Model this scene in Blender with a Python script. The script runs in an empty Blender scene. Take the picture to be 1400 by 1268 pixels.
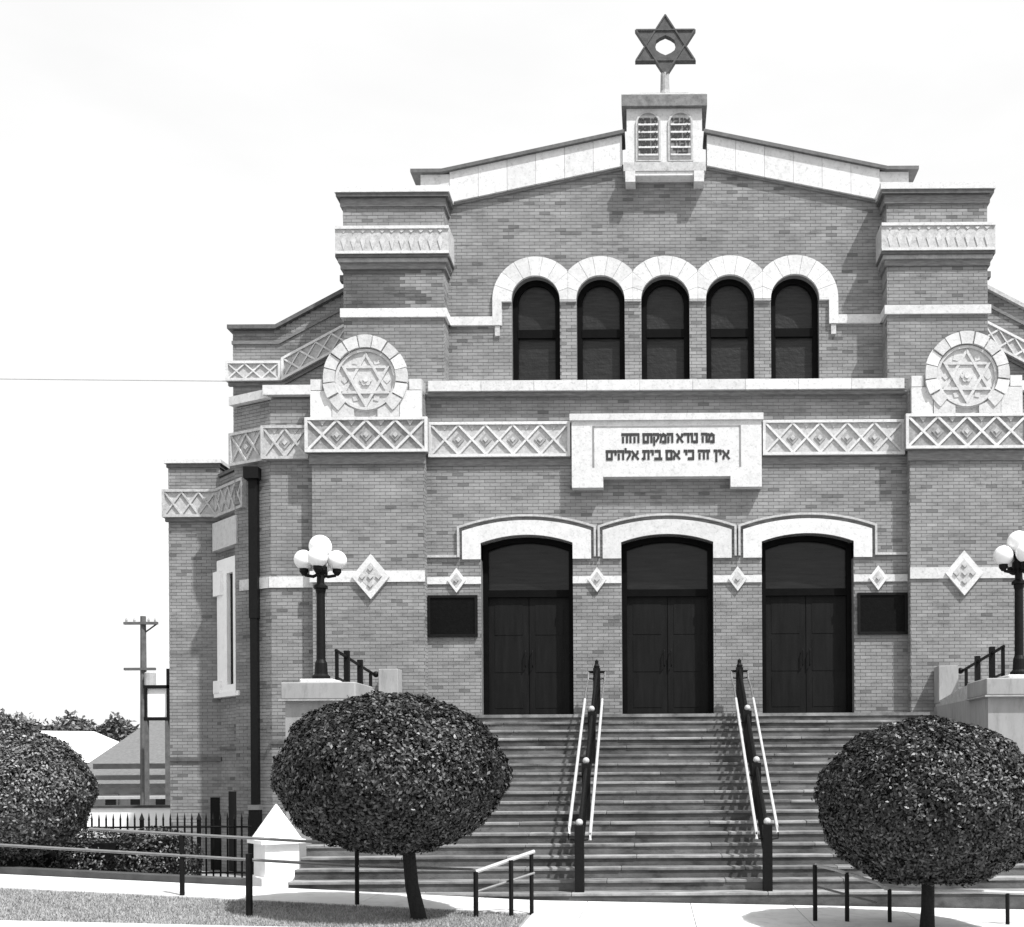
import bpy, bmesh, math, random
import numpy as np
from mathutils import Vector
R = math.radians
rnd = random.Random(7)
scene = bpy.context.scene
col = scene.collection

# ------------------------------------------------------------ camera, sky, sun, exposure
SUN_D = Vector((-1.0, .85, -2.05)).normalized()
SUN_STRENGTH = 5.0
SKY_STRENGTH = 0.139
EXPOSURE = 0.48
cam_d = bpy.data.cameras.new('camera'); cam = bpy.data.objects.new('camera', cam_d); col.objects.link(cam)
cam.location = (0, 0, 2.0)
cam.rotation_mode = 'XYZ'
cam_d.sensor_width = 36; cam_d.lens = 39.03
cam_d.shift_x = -0.14; cam_d.shift_y = 0.2964
from mathutils import Matrix
cam.matrix_world = Matrix.Translation((0, 0, 2.0)) @ Matrix.Rotation(R(90), 4, 'X') @ Matrix.Rotation(R(-0.35), 4, 'Z')
cam_d.clip_start = 0.1; cam_d.clip_end = 2000
scene.camera = cam

w = bpy.data.worlds.new('World'); scene.world = w; w.use_nodes = True
nt = w.node_tree; bg = nt.nodes['Background']
sky = nt.nodes.new('ShaderNodeTexSky'); sky.sky_type = 'NISHITA'; sky.sun_disc = False
sky.sun_elevation = math.asin(-SUN_D.z); sky.sun_rotation = R(135)
sky.air_density = 1.0; sky.dust_density = 4.0; sky.ozone_density = 1.0
bw = nt.nodes.new('ShaderNodeRGBToBW')             # black-and-white film: the sky keeps only its brightness
nt.links.new(sky.outputs[0], bw.inputs[0])
mx = nt.nodes.new('ShaderNodeMath'); mx.operation = 'MULTIPLY_ADD'   # thin even veil of white cloud over the blue
nt.links.new(bw.outputs[0], mx.inputs[0]); mx.inputs[1].default_value = 0.35; mx.inputs[2].default_value = 4.6
tcw = nt.nodes.new('ShaderNodeTexCoord'); mpw = nt.nodes.new('ShaderNodeMapping'); mpw.inputs['Scale'].default_value = (1, 1, 3)
nzw = nt.nodes.new('ShaderNodeTexNoise'); nzw.inputs['Scale'].default_value = 2.2; nzw.inputs['Detail'].default_value = 5
nt.links.new(tcw.outputs['Generated'], mpw.inputs[0]); nt.links.new(mpw.outputs[0], nzw.inputs['Vector'])
mrw = nt.nodes.new('ShaderNodeMapRange'); mrw.inputs['From Min'].default_value = .3; mrw.inputs['From Max'].default_value = .7
mrw.inputs['To Min'].default_value = .92; mrw.inputs['To Max'].default_value = 1.08
nt.links.new(nzw.outputs['Fac'], mrw.inputs['Value'])
m2 = nt.nodes.new('ShaderNodeMath'); m2.operation = 'MULTIPLY'
nt.links.new(mx.outputs[0], m2.inputs[0]); nt.links.new(mrw.outputs[0], m2.inputs[1])
nt.links.new(m2.outputs[0], bg.inputs['Color']); bg.inputs['Strength'].default_value = SKY_STRENGTH

sl = bpy.data.lights.new('sun', 'SUN'); sl.energy = SUN_STRENGTH; sl.angle = R(0.9); sl.color = (1, 1, 1)
so = bpy.data.objects.new('sun', sl); col.objects.link(so); so.location = (20, -20, 40)
so.rotation_euler = SUN_D.to_track_quat('-Z', 'Y').to_euler()
scene.view_settings.view_transform = 'Standard'; scene.view_settings.look = 'None'
scene.view_settings.exposure = EXPOSURE; scene.view_settings.gamma = 1
scene.view_settings.use_curve_mapping = False

# ------------------------------------------------------------ materials (all greys: the place as black-and-white film shows it)
def new_mat(name):
    m = bpy.data.materials.new(name); m.use_nodes = True
    return m, m.node_tree, m.node_tree.nodes['Principled BSDF']

def grey(name, base, var=0.15, scale=3.0, rough=0.8, bump=0.15, bscale=60.0, spec=0.3, stain=0.0, streak=False, metallic=0.0, bdist=0.01):
    m, t, p = new_mat(name)
    tc = t.nodes.new('ShaderNodeTexCoord')
    src = tc.outputs['Object']
    if streak:
        mp = t.nodes.new('ShaderNodeMapping'); mp.inputs['Scale'].default_value = streak if isinstance(streak, tuple) else (1, 1, 0.25)
        t.links.new(src, mp.inputs[0]); src = mp.outputs[0]
    n = t.nodes.new('ShaderNodeTexNoise'); n.inputs['Scale'].default_value = scale; n.inputs['Detail'].default_value = 8; n.inputs['Roughness'].default_value = .65
    t.links.new(src, n.inputs['Vector'])
    mr = t.nodes.new('ShaderNodeMapRange'); mr.inputs['From Min'].default_value = .3; mr.inputs['From Max'].default_value = .7
    mr.inputs['To Min'].default_value = base * (1 - var); mr.inputs['To Max'].default_value = base * (1 + var)
    t.links.new(n.outputs['Fac'], mr.inputs['Value'])
    out = mr.outputs[0]
    if stain:
        n2 = t.nodes.new('ShaderNodeTexNoise'); n2.inputs['Scale'].default_value = scale * 3.1; n2.inputs['Detail'].default_value = 10; n2.inputs['Roughness'].default_value = .7
        t.links.new(src, n2.inputs['Vector'])
        r2 = t.nodes.new('ShaderNodeMapRange'); r2.inputs['From Min'].default_value = .52; r2.inputs['From Max'].default_value = .68
        r2.inputs['To Min'].default_value = 1; r2.inputs['To Max'].default_value = 1 - stain
        t.links.new(n2.outputs['Fac'], r2.inputs['Value'])
        mu = t.nodes.new('ShaderNodeMath'); mu.operation = 'MULTIPLY'
        t.links.new(out, mu.inputs[0]); t.links.new(r2.outputs[0], mu.inputs[1]); out = mu.outputs[0]
    t.links.new(out, p.inputs['Base Color'])
    p.inputs['Roughness'].default_value = rough; p.inputs['Specular IOR Level'].default_value = spec; p.inputs['Metallic'].default_value = metallic
    if bump:
        nb = t.nodes.new('ShaderNodeTexNoise'); nb.inputs['Scale'].default_value = bscale; nb.inputs['Detail'].default_value = 6
        t.links.new(tc.outputs['Object'], nb.inputs['Vector'])
        b = t.nodes.new('ShaderNodeBump'); b.inputs['Strength'].default_value = bump; b.inputs['Distance'].default_value = bdist
        t.links.new(nb.outputs['Fac'], b.inputs['Height']); t.links.new(b.outputs[0], p.inputs['Normal'])
    return m

def tone_mat(name, lo, hi, patch=.22, rough=.85, spec=.25, soot=0):
    """each brick or leaf carries its own tone (an attribute), soot and weather in broad patches over it"""
    m, t, p = new_mat(name)
    a = t.nodes.new('ShaderNodeAttribute'); a.attribute_name = 'tone'
    mr = t.nodes.new('ShaderNodeMapRange'); mr.inputs['To Min'].default_value = lo; mr.inputs['To Max'].default_value = hi
    t.links.new(a.outputs['Fac'], mr.inputs['Value'])
    tc = t.nodes.new('ShaderNodeTexCoord'); mp = t.nodes.new('ShaderNodeMapping'); mp.inputs['Scale'].default_value = (1, 1, 2.2)
    t.links.new(tc.outputs['Object'], mp.inputs[0])
    n = t.nodes.new('ShaderNodeTexNoise'); n.inputs['Scale'].default_value = .9; n.inputs['Detail'].default_value = 9; n.inputs['Roughness'].default_value = .7
    t.links.new(mp.outputs[0], n.inputs['Vector'])
    r2 = t.nodes.new('ShaderNodeMapRange'); r2.inputs['From Min'].default_value = .33; r2.inputs['From Max'].default_value = .67
    r2.inputs['To Min'].default_value = 1 - patch; r2.inputs['To Max'].default_value = 1 + patch
    t.links.new(n.outputs['Fac'], r2.inputs['Value'])
    mu = t.nodes.new('ShaderNodeMath'); mu.operation = 'MULTIPLY'
    t.links.new(mr.outputs[0], mu.inputs[0]); t.links.new(r2.outputs[0], mu.inputs[1])
    out = mu.outputs[0]
    if soot:                                           # dark weathered blotches, drawn out along the courses
        m3 = t.nodes.new('ShaderNodeMapping'); m3.inputs['Scale'].default_value = (.55, .55, 2.6); t.links.new(tc.outputs['Object'], m3.inputs[0])
        n3 = t.nodes.new('ShaderNodeTexNoise'); n3.inputs['Scale'].default_value = 2.6; n3.inputs['Detail'].default_value = 10; n3.inputs['Roughness'].default_value = .75
        t.links.new(m3.outputs[0], n3.inputs['Vector'])
        r3 = t.nodes.new('ShaderNodeMapRange'); r3.inputs['From Min'].default_value = .52; r3.inputs['From Max'].default_value = .72; r3.inputs['To Min'].default_value = 1; r3.inputs['To Max'].default_value = 1 - soot
        t.links.new(n3.outputs['Fac'], r3.inputs['Value'])
        u3 = t.nodes.new('ShaderNodeMath'); u3.operation = 'MULTIPLY'; t.links.new(out, u3.inputs[0]); t.links.new(r3.outputs[0], u3.inputs[1]); out = u3.outputs[0]
    t.links.new(out, p.inputs['Base Color'])
    p.inputs['Roughness'].default_value = rough; p.inputs['Specular IOR Level'].default_value = spec
    nb = t.nodes.new('ShaderNodeTexNoise'); nb.inputs['Scale'].default_value = 90
    t.links.new(tc.outputs['Object'], nb.inputs['Vector'])
    b = t.nodes.new('ShaderNodeBump'); b.inputs['Strength'].default_value = .25; b.inputs['Distance'].default_value = .004
    t.links.new(nb.outputs['Fac'], b.inputs['Height']); t.links.new(b.outputs[0], p.inputs['Normal'])
    return m

M = {}
M['brick'] = tone_mat('brick', .05, .27, .22, spec=.1, soot=.5)
M['mortar'] = grey('mortar', .135, .2, 4, .95, spec=.1)
M['brick_trim'] = grey('brick_trim', .15, .35, 6, .9, streak=(1, 1, 6))
M['stone'] = grey('glazed_terracotta', .55, .12, 6, .6, bump=.35, bscale=28, stain=.30, spec=.25)
M['stone_carved'] = grey('carved_terracotta', .47, .16, 8, .7, bump=.5, bscale=26, stain=.25, spec=.2)
M['stone_aged'] = grey('aged_terracotta', .40, .24, 9, .6, bump=.35, bscale=30, stain=.4, spec=.3)
M['stone_grey'] = grey('grey_terracotta', .27, .28, 9, .7, bump=.3, bscale=35, stain=.3)
M['cap_stone'] = grey('sooted_cap_stone', .15, .4, 8, .8, bump=.3, bscale=30, stain=.35)
M['tablet_field'] = grey('tablet_field', .17, .3, 12, .8, bump=.3, bscale=30)
M['star_metal'] = grey('star_metal', .055, .4, 10, .6, spec=.3)
M['recess'] = grey('frieze_ground', .23, .35, 16, .8, bump=.4, bscale=30)
M['recess_pale'] = grey('frieze_ground_pale', .38, .25, 16, .8, bump=.4, bscale=30)
M['limestone'] = grey('limestone', .27, .15, 3, .8, stain=.25, streak=True)
M['groove'] = grey('groove', .22, .2, 8, .9)
M['letter'] = grey('incised_letter', .035, .3, 20, .8)
M['metal_dark'] = grey('patinated_metal', .085, .35, 10, .55, spec=.4)
M['iron'] = grey('black_iron', .006, .3, 20, .5, bump=.1, spec=.12)
M['bronze'] = grey('bronze_plaque', .004, .3, 14, .5, bump=.5, bscale=25, spec=.06)
M['rail'] = grey('galvanised_pipe', .17, .15, 10, .35, bump=.05, spec=.6, metallic=.3)
M['rail_worn'] = grey('worn_bright_rail', .40, .12, 10, .35, bump=.05, spec=.7)
M['wood'] = grey('dark_oak', .006, .5, 5, .6, bump=.2, spec=.12, streak=(2, 2, .2))
M['wood_frame'] = grey('door_frame', .0035, .3, 6, .6, spec=.05)
M['glass'] = grey('dark_glass', .010, .6, 3, .25, bump=.25, bscale=6, spec=.25, bdist=.02, streak=(.5, 1, 6))
M['pane_old'] = grey('leaded_glass', .014, .6, 7, .38, bump=.6, bscale=14, spec=.25, bdist=.02, streak=(.4, 1, 4))
M['step'] = grey('stair_concrete', .095, .65, 1.4, .9, bump=.4, bscale=45, stain=.45, streak=(.8, 3, 1.5), spec=.1)
M['nosing'] = grey('pale_step_edge', .19, .6, 1.7, .85, bump=.3, bscale=45, stain=.35, streak=(.9, 3, 1), spec=.15)  # tread slabs and edges, paler than the risers
def vary(m, lo, hi):                                  # every slab its own shade
    t = m.node_tree; p = t.nodes['Principled BSDF']; l = p.inputs['Base Color'].links[0]; src = l.from_socket
    oi = t.nodes.new('ShaderNodeObjectInfo'); mr = t.nodes.new('ShaderNodeMapRange'); mr.inputs['To Min'].default_value = lo; mr.inputs['To Max'].default_value = hi
    t.links.new(oi.outputs['Random'], mr.inputs['Value']); mu = t.nodes.new('ShaderNodeMath'); mu.operation = 'MULTIPLY'
    t.links.new(src, mu.inputs[0]); t.links.new(mr.outputs[0], mu.inputs[1]); t.links.new(mu.outputs[0], p.inputs['Base Color'])
vary(M['nosing'], .65, 1.2); vary(M['step'], .8, 1.35); vary(M['stone'], .90, 1.08)
M['pave'] = grey('pale_concrete', .54, .12, 1.2, .85, bump=.2, bscale=70, stain=.22)
M['ground'] = grey('bare_earth', .22, .3, 2, .95, bump=.4, bscale=14, bdist=.02)
M['lawn'] = grey('dry_grass_soil', .25, .22, 4, .95, bump=.6, bscale=50, bdist=.02, stain=.2)
M['asphalt'] = grey('asphalt', .06, .2, 4, .9, bump=.3, bscale=120)
M['kerb_dark'] = grey('kerb_dark', .05, .3, 4, .9)
M['white_paint_sunlit_trim'] = grey('white_paint_sunlit_trim', .82, .06, 3, .7, stain=.08)  # also whitens the wing windows, where sunlight is put into the colour
M['grey_paint'] = grey('grey_paint', .35, .15, 3, .8, stain=.2)
M['shingle'] = grey('roof_shingle', .13, .3, 8, .9, streak=(1, 1, 8))
M['roof_pale'] = grey('pale_roof', .70, .08, 4, .8)
M['far_wood'] = grey('weathered_pole', .10, .3, 6, .9)
M['bark'] = grey('bark', .012, .4, 14, .95, bump=.8, bscale=40, bdist=.02, streak=(3, 3, .6))
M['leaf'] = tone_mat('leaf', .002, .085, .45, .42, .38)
M['leaf_pale'] = tone_mat('leaf_pale', .015, .24, .35, .45, .4)
M['far_leaf'] = tone_mat('far_leaf', .06, .22, .3, .8, .2)
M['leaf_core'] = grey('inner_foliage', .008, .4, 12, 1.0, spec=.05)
g_, t_, p_ = new_mat('opal_glass'); p_.inputs['Base Color'].default_value = (.8, .8, .8, 1); p_.inputs['Roughness'].default_value = .35
p_.inputs['Subsurface Weight'].default_value = .35; p_.inputs['Subsurface Radius'].default_value = (.1, .1, .1)
M['opal'] = g_

# ------------------------------------------------------------ helpers
class MB:
    def __init__(s): s.v = []; s.f = []; s.tone = []
    def quadbox(s, P, a0, a1, b0, b1, c0, c1, tone=0.5):
        """P maps (a,b,c) to a point"""
        k = len(s.v)
        for a in (a0, a1):
            for b in (b0, b1):
                for c in (c0, c1): s.v.append(tuple(P(a, b, c)))
        for q in ((0,1,3,2),(4,6,7,5),(0,4,5,1),(2,3,7,6),(0,2,6,4),(1,5,7,3)):
            s.f.append(tuple(k + i for i in q)); s.tone.append(tone)
    def box(s, x0, x1, y0, y1, z0, z1): s.quadbox(lambda a, b, c: (a, b, c), x0, x1, y0, y1, z0, z1); return s
    def prism(s, poly, P, d0, d1):
        """poly: list of (u,v); P(u,v,d)"""
        k = len(s.v); n = len(poly)
        for d in (d0, d1):
            for u, v in poly: s.v.append(tuple(P(u, v, d)))
        s.f.append(tuple(range(k, k + n))); s.f.append(tuple(range(k + 2*n - 1, k + n - 1, -1)))
        for i in range(n):
            j = (i + 1) % n; s.f.append((k + i, k + j, k + n + j, k + n + i))
        s.tone += [.5] * (n + 2); return s
    def ring(s, inner, outer, P, d0, d1):
        """band between two equally sampled open polylines"""
        return s.prism(list(outer) + list(reversed(inner)), P, d0, d1)
    def tube(s, pts, r, n=8, cap=True):
        pts = [Vector(p) for p in pts]; k = len(s.v)
        rs = r if isinstance(r, (list, tuple)) else [r] * len(pts)
        for i, p in enumerate(pts):
            t = (pts[min(i + 1, len(pts) - 1)] - pts[max(i - 1, 0)]).normalized()
            a = Vector((0, 0, 1)) if abs(t.z) < .9 else Vector((1, 0, 0))
            e1 = t.cross(a).normalized(); e2 = t.cross(e1).normalized()
            for j in range(n):
                an = 2 * math.pi * j / n; s.v.append(tuple(p + (e1 * math.cos(an) + e2 * math.sin(an)) * rs[i]))
        for i in range(len(pts) - 1):
            for j in range(n):
                a = k + i*n + j; b = k + i*n + (j + 1) % n; s.f.append((a, b, b + n, a + n)); s.tone.append(.5)
        if cap:
            s.f.append(tuple(range(k, k + n))); s.f.append(tuple(range(k + (len(pts)-1)*n, k + len(pts)*n))); s.tone += [.5, .5]
        return s
    def lathe(s, prof, c, n=16):
        k = len(s.v); m = len(prof)
        for r, z in prof:
            for j in range(n):
                an = 2 * math.pi * j / n; s.v.append((c[0] + r*math.cos(an), c[1] + r*math.sin(an), c[2] + z))
        for i in range(m - 1):
            for j in range(n):
                a = k + i*n + j; b = k + i*n + (j+1) % n; s.f.append((a, b, b + n, a + n)); s.tone.append(.5)
        s.f.append(tuple(range(k, k + n))); s.f.append(tuple(range(k + (m-1)*n, k + m*n))); s.tone += [.5, .5]
        return s
    def sphere(s, c, r, n=20, m=12, sz=1.0):
        return s.lathe([(max(r * math.sin(math.pi * i / m), 1e-4), -r * sz * math.cos(math.pi * i / m)) for i in range(m + 1)], c, n)
    def build(s, name, mat, parent=None, smooth=False, recalc=True, tone=False, bevel=0, loc=None):
        root = parent
        off = Vector((0, 0, 0)) if loc is None else Vector(loc)
        while root is not None:
            off = off + root.location; root = root.parent
        me = bpy.data.meshes.new(name)
        me.from_pydata([(x - off.x, y - off.y, z - off.z) for x, y, z in s.v], [], s.f)
        if recalc:
            bm = bmesh.new(); bm.from_mesh(me); bmesh.ops.recalc_face_normals(bm, faces=bm.faces)
            if bevel: bmesh.ops.bevel(bm, geom=[e for e in bm.edges], offset=bevel, segments=1, affect='EDGES', clamp_overlap=True)
            bm.to_mesh(me); bm.free()
        if tone:
            at = me.attributes.new('tone', 'FLOAT', 'FACE'); at.data.foreach_set('value', s.tone)
        if smooth: me.polygons.foreach_set('use_smooth', [True] * len(me.polygons))
        me.materials.append(mat); me.update()
        o = bpy.data.objects.new(name, me); col.objects.link(o)
        if parent is not None: o.parent = parent
        if loc is not None: o.location = loc
        return o

def tag(o, label=None, cat=None, group=None, kind=None):
    if label: o['label'] = label
    if cat: o['category'] = cat
    if group: o['group'] = group
    if kind: o['kind'] = kind
    return o
def thing(name, label, cat, loc=(0, 0, 0), group=None):
    o = bpy.data.objects.new(name, None); col.objects.link(o); o.location = loc
    return tag(o, label, cat, group)
def copy_tree(o, parent=None):
    c = o.copy(); col.objects.link(c); c.parent = parent
    for ch in [x for x in bpy.data.objects if x.parent == o]: copy_tree(ch, c)
    return c

AX = 0.26                                            # the building's axis
def plane(Y, ox=AX):                                 # facade plane: u sideways, v up, d outwards to the street
    return lambda u, v, d: (ox + u, Y - d, v)
def oblique(x0, y0, x1, y1):                         # plane through two plan points, u from the first, d outwards (to -y side)
    L = math.hypot(x1 - x0, y1 - y0); ux, uy = (x1 - x0) / L, (y1 - y0) / L
    nx, ny = uy, -ux
    if ny > 0: nx, ny = -nx, -ny
    return (lambda u, v, d: (x0 + ux*u + nx*d, y0 + uy*u + ny*d, v)), L

# ---- brickwork: every brick proud of its joint, cut round the openings
CH = 0.068; BL = 0.212
BRICKS = MB()
def bricks(P, z0, z1, spans, mb=BRICKS, proud=.007, dark=None):
    z = z0; row = 0
    v, f, tn = mb.v, mb.f, mb.tone
    rowt = .5
    while z < z1 - .02:
        zt = min(z + CH - .009, z1)
        rowt = .55 * rowt + .45 * rnd.random()
        for (a, b) in spans((z + zt) / 2):
            u = a - ((row % 2) * BL / 2 + (a % BL)) % BL
            run = rnd.random()
            while u < b:
                ua = max(u, a) ; ub = min(u + BL - .008, b)
                if ub - ua > .02:
                    run = .6 * run + .4 * rnd.random()
                    tone = .52 + .48 * min(1, max(0, .25 * rowt + .35 * run + .4 * rnd.random()))
                    if rnd.random() < .04: tone *= .5
                    if dark and dark(ua, z): tone *= .35
                    dd = proud + rnd.uniform(-.002, .002); k = len(v)
                    for d in (0, dd):
                        v.append(P(ua, z, d)); v.append(P(ub, z, d)); v.append(P(ub, zt, d)); v.append(P(ua, zt, d))
                    f.extend([(k+4, k+5, k+6, k+7), (k, k+1, k+5, k+4), (k+1, k+2, k+6, k+5), (k+2, k+3, k+7, k+6), (k+3, k, k+4, k+7)])
                    tn.extend([tone] * 5)
                u += BL
        z += CH; row += 1

def g(x, y=15):                                       # the pavement falls gently to the right
    x = max(-13, min(14, x))
    return .06 + (-1.7 - x) * .055 if x < -1.7 else .06 - .025 * (x + 1.7)

# ------------------------------------------------------------ ground
gm = MB()
xs = [-600, -200, -80, -40, -22, -16, -13, -11, -9, -7, -5.5, -4, -1.7, 0, 3, 6, 9, 14, 25, 60, 200, 600]
ys = [-300, -60, 2, 9, 13, 14.8, 16.2, 17.2, 19, 24, 30, 40, 60, 120, 400, 1200]
def ground_z(x, y):
    a = g(x) - .06
    if y > 16.3: a += (-.12 - a) * min(1, (y - 16.3) / 1.5)
    if y > 26: a -= min(1.2, (y - 26) * .05)
    if y < 9: a -= .14
    return a
for y in ys:
    for x in xs: gm.v.append((x, y, ground_z(x, y)))
for j in range(len(ys) - 1):
    for i in range(len(xs) - 1):
        a = j * len(xs) + i; gm.f.append((a, a + 1, a + 1 + len(xs), a + len(xs)))
tag(gm.build('ground', M['ground'], smooth=False), kind='structure')
def sheet(name, xs_, y0, y1, up, mat, thick=.10, kind='structure', yskew=None):
    """slab that follows the fall of the pavement"""
    m = MB(); n = len(xs_)
    for y in (y0, y1):
        for x in xs_: m.v.append((x, y, g(x) + up))
    for y in (y0, y1):
        for x in xs_: m.v.append((x, y, g(x) + up - thick))
    for i in range(n - 1):
        m.f.append((i, i+1, n+i+1, n+i)); m.f.append((i, i+1, 2*n+i+1, 2*n+i)); m.f.append((n+i, n+i+1, 3*n+i+1, 3*n+i))
    m.f.append((0, n, 3*n, 2*n)); m.f.append((n-1, 2*n-1, 4*n-1, 3*n-1))
    return m.build(name, mat, None)
pv = thing('sidewalk', None, None, (0, 15.5, 0)); pv['kind'] = 'structure'
joints = [-13 + 1.5 * i for i in range(19)]
for i in range(len(joints) - 1):                     # the sidewalk's poured bays
    a, b = joints[i] + .005, joints[i+1] - .005
    xs_ = sorted({a, b} | ({-1.7} if a < -1.7 < b else set()))
    m = MB(); n = len(xs_)
    for y in (14.82, 16.24):
        for x in xs_: m.v.append((x, y, g(x)))
    for y in (14.82, 16.24):
        for x in xs_: m.v.append((x, y, g(x) - .12))
    for q in range(n - 1):
        m.f += [(q, q+1, n+q+1, n+q), (q, q+1, 2*n+q+1, 2*n+q), (n+q, n+q+1, 3*n+q+1, 3*n+q)]
    m.f += [(0, n, 3*n, 2*n), (n-1, 2*n-1, 4*n-1, 3*n-1)]
    m.build('paving_bay', M['pave'], pv)
fp = thing('front_walk', None, None, (0, 11, 0)); fp['kind'] = 'structure'
def edge_y(x): return 13.12 + .17 * (x + 1.7) if x < -1.7 else 13.12     # the lawn strip widens to the left
def bay(a, b, fa, fb):
    xs_ = sorted({a, b} | ({-1.7} if a < -1.7 < b else set())); m = MB(); n = len(xs_)
    for dz in (0, -.12):
        for fy in (fa, fb):
            for x in xs_: m.v.append((x, fy(x), g(x) + dz))
    for q in range(n - 1):
        m.f += [(q, q+1, n+q+1, n+q), (q, q+1, 2*n+q+1, 2*n+q), (n+q, n+q+1, 3*n+q+1, 3*n+q)]
    m.f += [(0, n, 3*n, 2*n), (n-1, 2*n-1, 4*n-1, 3*n-1)]
    m.build('paving_bay', M['pave'], fp)
for i in range(len(joints) - 1):
    a, b = joints[i] + .005, joints[i+1] - .005
    bay(a, b, lambda x: 9.1, lambda x: 11.0)
    bay(a, b, lambda x: 11.01, edge_y)
    if a > -1.8: bay(a, b, lambda x: 13.13, lambda x: 14.81)
bay(-1.65, -1.005, lambda x: 13.13, lambda x: 14.81)
tag(sheet('kerb', [-13, -1.7, 14], 8.9, 9.09, -.002, M['pave'], .16), kind='structure')
tag(sheet('street', [-300, -13, -1.7, 14, 300], 1.5, 8.9, -.17, M['asphalt'], .05), kind='structure')
lm_ = MB(); xs_ = [-13, -9, -5, -1.7, -1.66]; n = 5
for dz in (0, -.1):
    for fy in (lambda x: edge_y(x) + .01, lambda x: 14.81):
        for x in xs_: lm_.v.append((x, fy(x), g(x) - .02 + dz))
for q in range(4): lm_.f += [(q, q+1, n+q+1, n+q), (q, q+1, 2*n+q+1, 2*n+q)]
tag(lm_.build('lawn', M['lawn'], None), kind='structure')
# dry grass blades on the lawn strip
def blades(name, n, x0, x1, y0, y1, up, mat, h=.035):
    rg = np.random.default_rng(3)
    x = rg.uniform(x0, x1, n); ey = 13.13 + .17*(x + 1.7); y = ey + rg.random(n)*(y1 - ey); z = np.array([g(a) for a in x]) + up
    an = rg.uniform(0, math.pi, n); hh = rg.uniform(.4, 1.2, n) * h; wd = .006
    dx = np.cos(an) * wd; dy = np.sin(an) * wd; lx = rg.normal(0, .012, n); ly = rg.normal(0, .012, n)
    V = np.stack([np.stack([x - dx, y - dy, z], 1), np.stack([x + dx, y + dy, z], 1), np.stack([x + lx, y + ly, z + hh], 1)], 1).reshape(-1, 3)
    me = bpy.data.meshes.new(name); me.vertices.add(3 * n); me.vertices.foreach_set('co', V.ravel().astype(np.float32))
    me.loops.add(3 * n); me.loops.foreach_set('vertex_index', np.arange(3 * n)); me.polygons.add(n)
    me.polygons.foreach_set('loop_start', np.arange(n) * 3); me.polygons.foreach_set('loop_total', np.full(n, 3)); me.update(calc_edges=True)
    at = me.attributes.new('tone', 'FLOAT', 'FACE'); at.data.foreach_set('value', rg.random(n).astype(np.float32))
    me.materials.append(mat); o = bpy.data.objects.new(name, me); col.objects.link(o); return o
tag(blades('lawn_grass', 42000, -9.5, -1.7, 13.15, 14.8, -.022, tone_mat('grass', .12, .36)), 'short dry grass on the strip beside the sidewalk', 'grass', kind='stuff')

# ------------------------------------------------------------ the building
B = thing('brick_synagogue', 'large brick synagogue with pale trim, three arched doors and a six-pointed star', 'building', (AX, 22, 0))
P0 = plane(22.0); P1 = plane(21.75); P2 = plane(22.6); PT = plane(22.15); PR = plane(23.6)
SILL = 3.03
def arc(cu, half, zs, rise, n=16):                   # segmental arch from left to right
    r = (half*half + rise*rise) / (2*rise); zc = zs + rise - r; a0 = math.asin(half / r)
    return [(cu + r*math.sin(-a0 + 2*a0*i/n), zc + r*math.cos(-a0 + 2*a0*i/n)) for i in range(n + 1)]
DOORS = (-2.78, 0.0, 2.78); DH = .91; DS = 6.45; DR = .16
# lower front wall, one piece per door bay so that the openings are real
lw = MB()
for (a, b, c) in ((-4.76, -1.39, -2.78), (-1.39, 1.39, 0), (1.39, 4.76, 2.78)):
    top = arc(c, DH, DS, DR)
    lw.prism([(a, SILL - .6), (c - DH, SILL - .6)] + top + [(c + DH, SILL - .6), (b, SILL - .6), (b, 9.41), (a, 9.41)], P0, 0, -.42)
lw.build('wall', M['mortar'], B)
def spans_front(z):
    if z > DS + DR: return [(-4.76, 4.76)]
    e = [-4.76] + sum([[c - DH, c + DH] for c in DOORS], []) + [4.76]
    return [(e[i], e[i+1]) for i in range(0, len(e), 2)]
bricks(P0, SILL, 9.41, spans_front)
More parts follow.
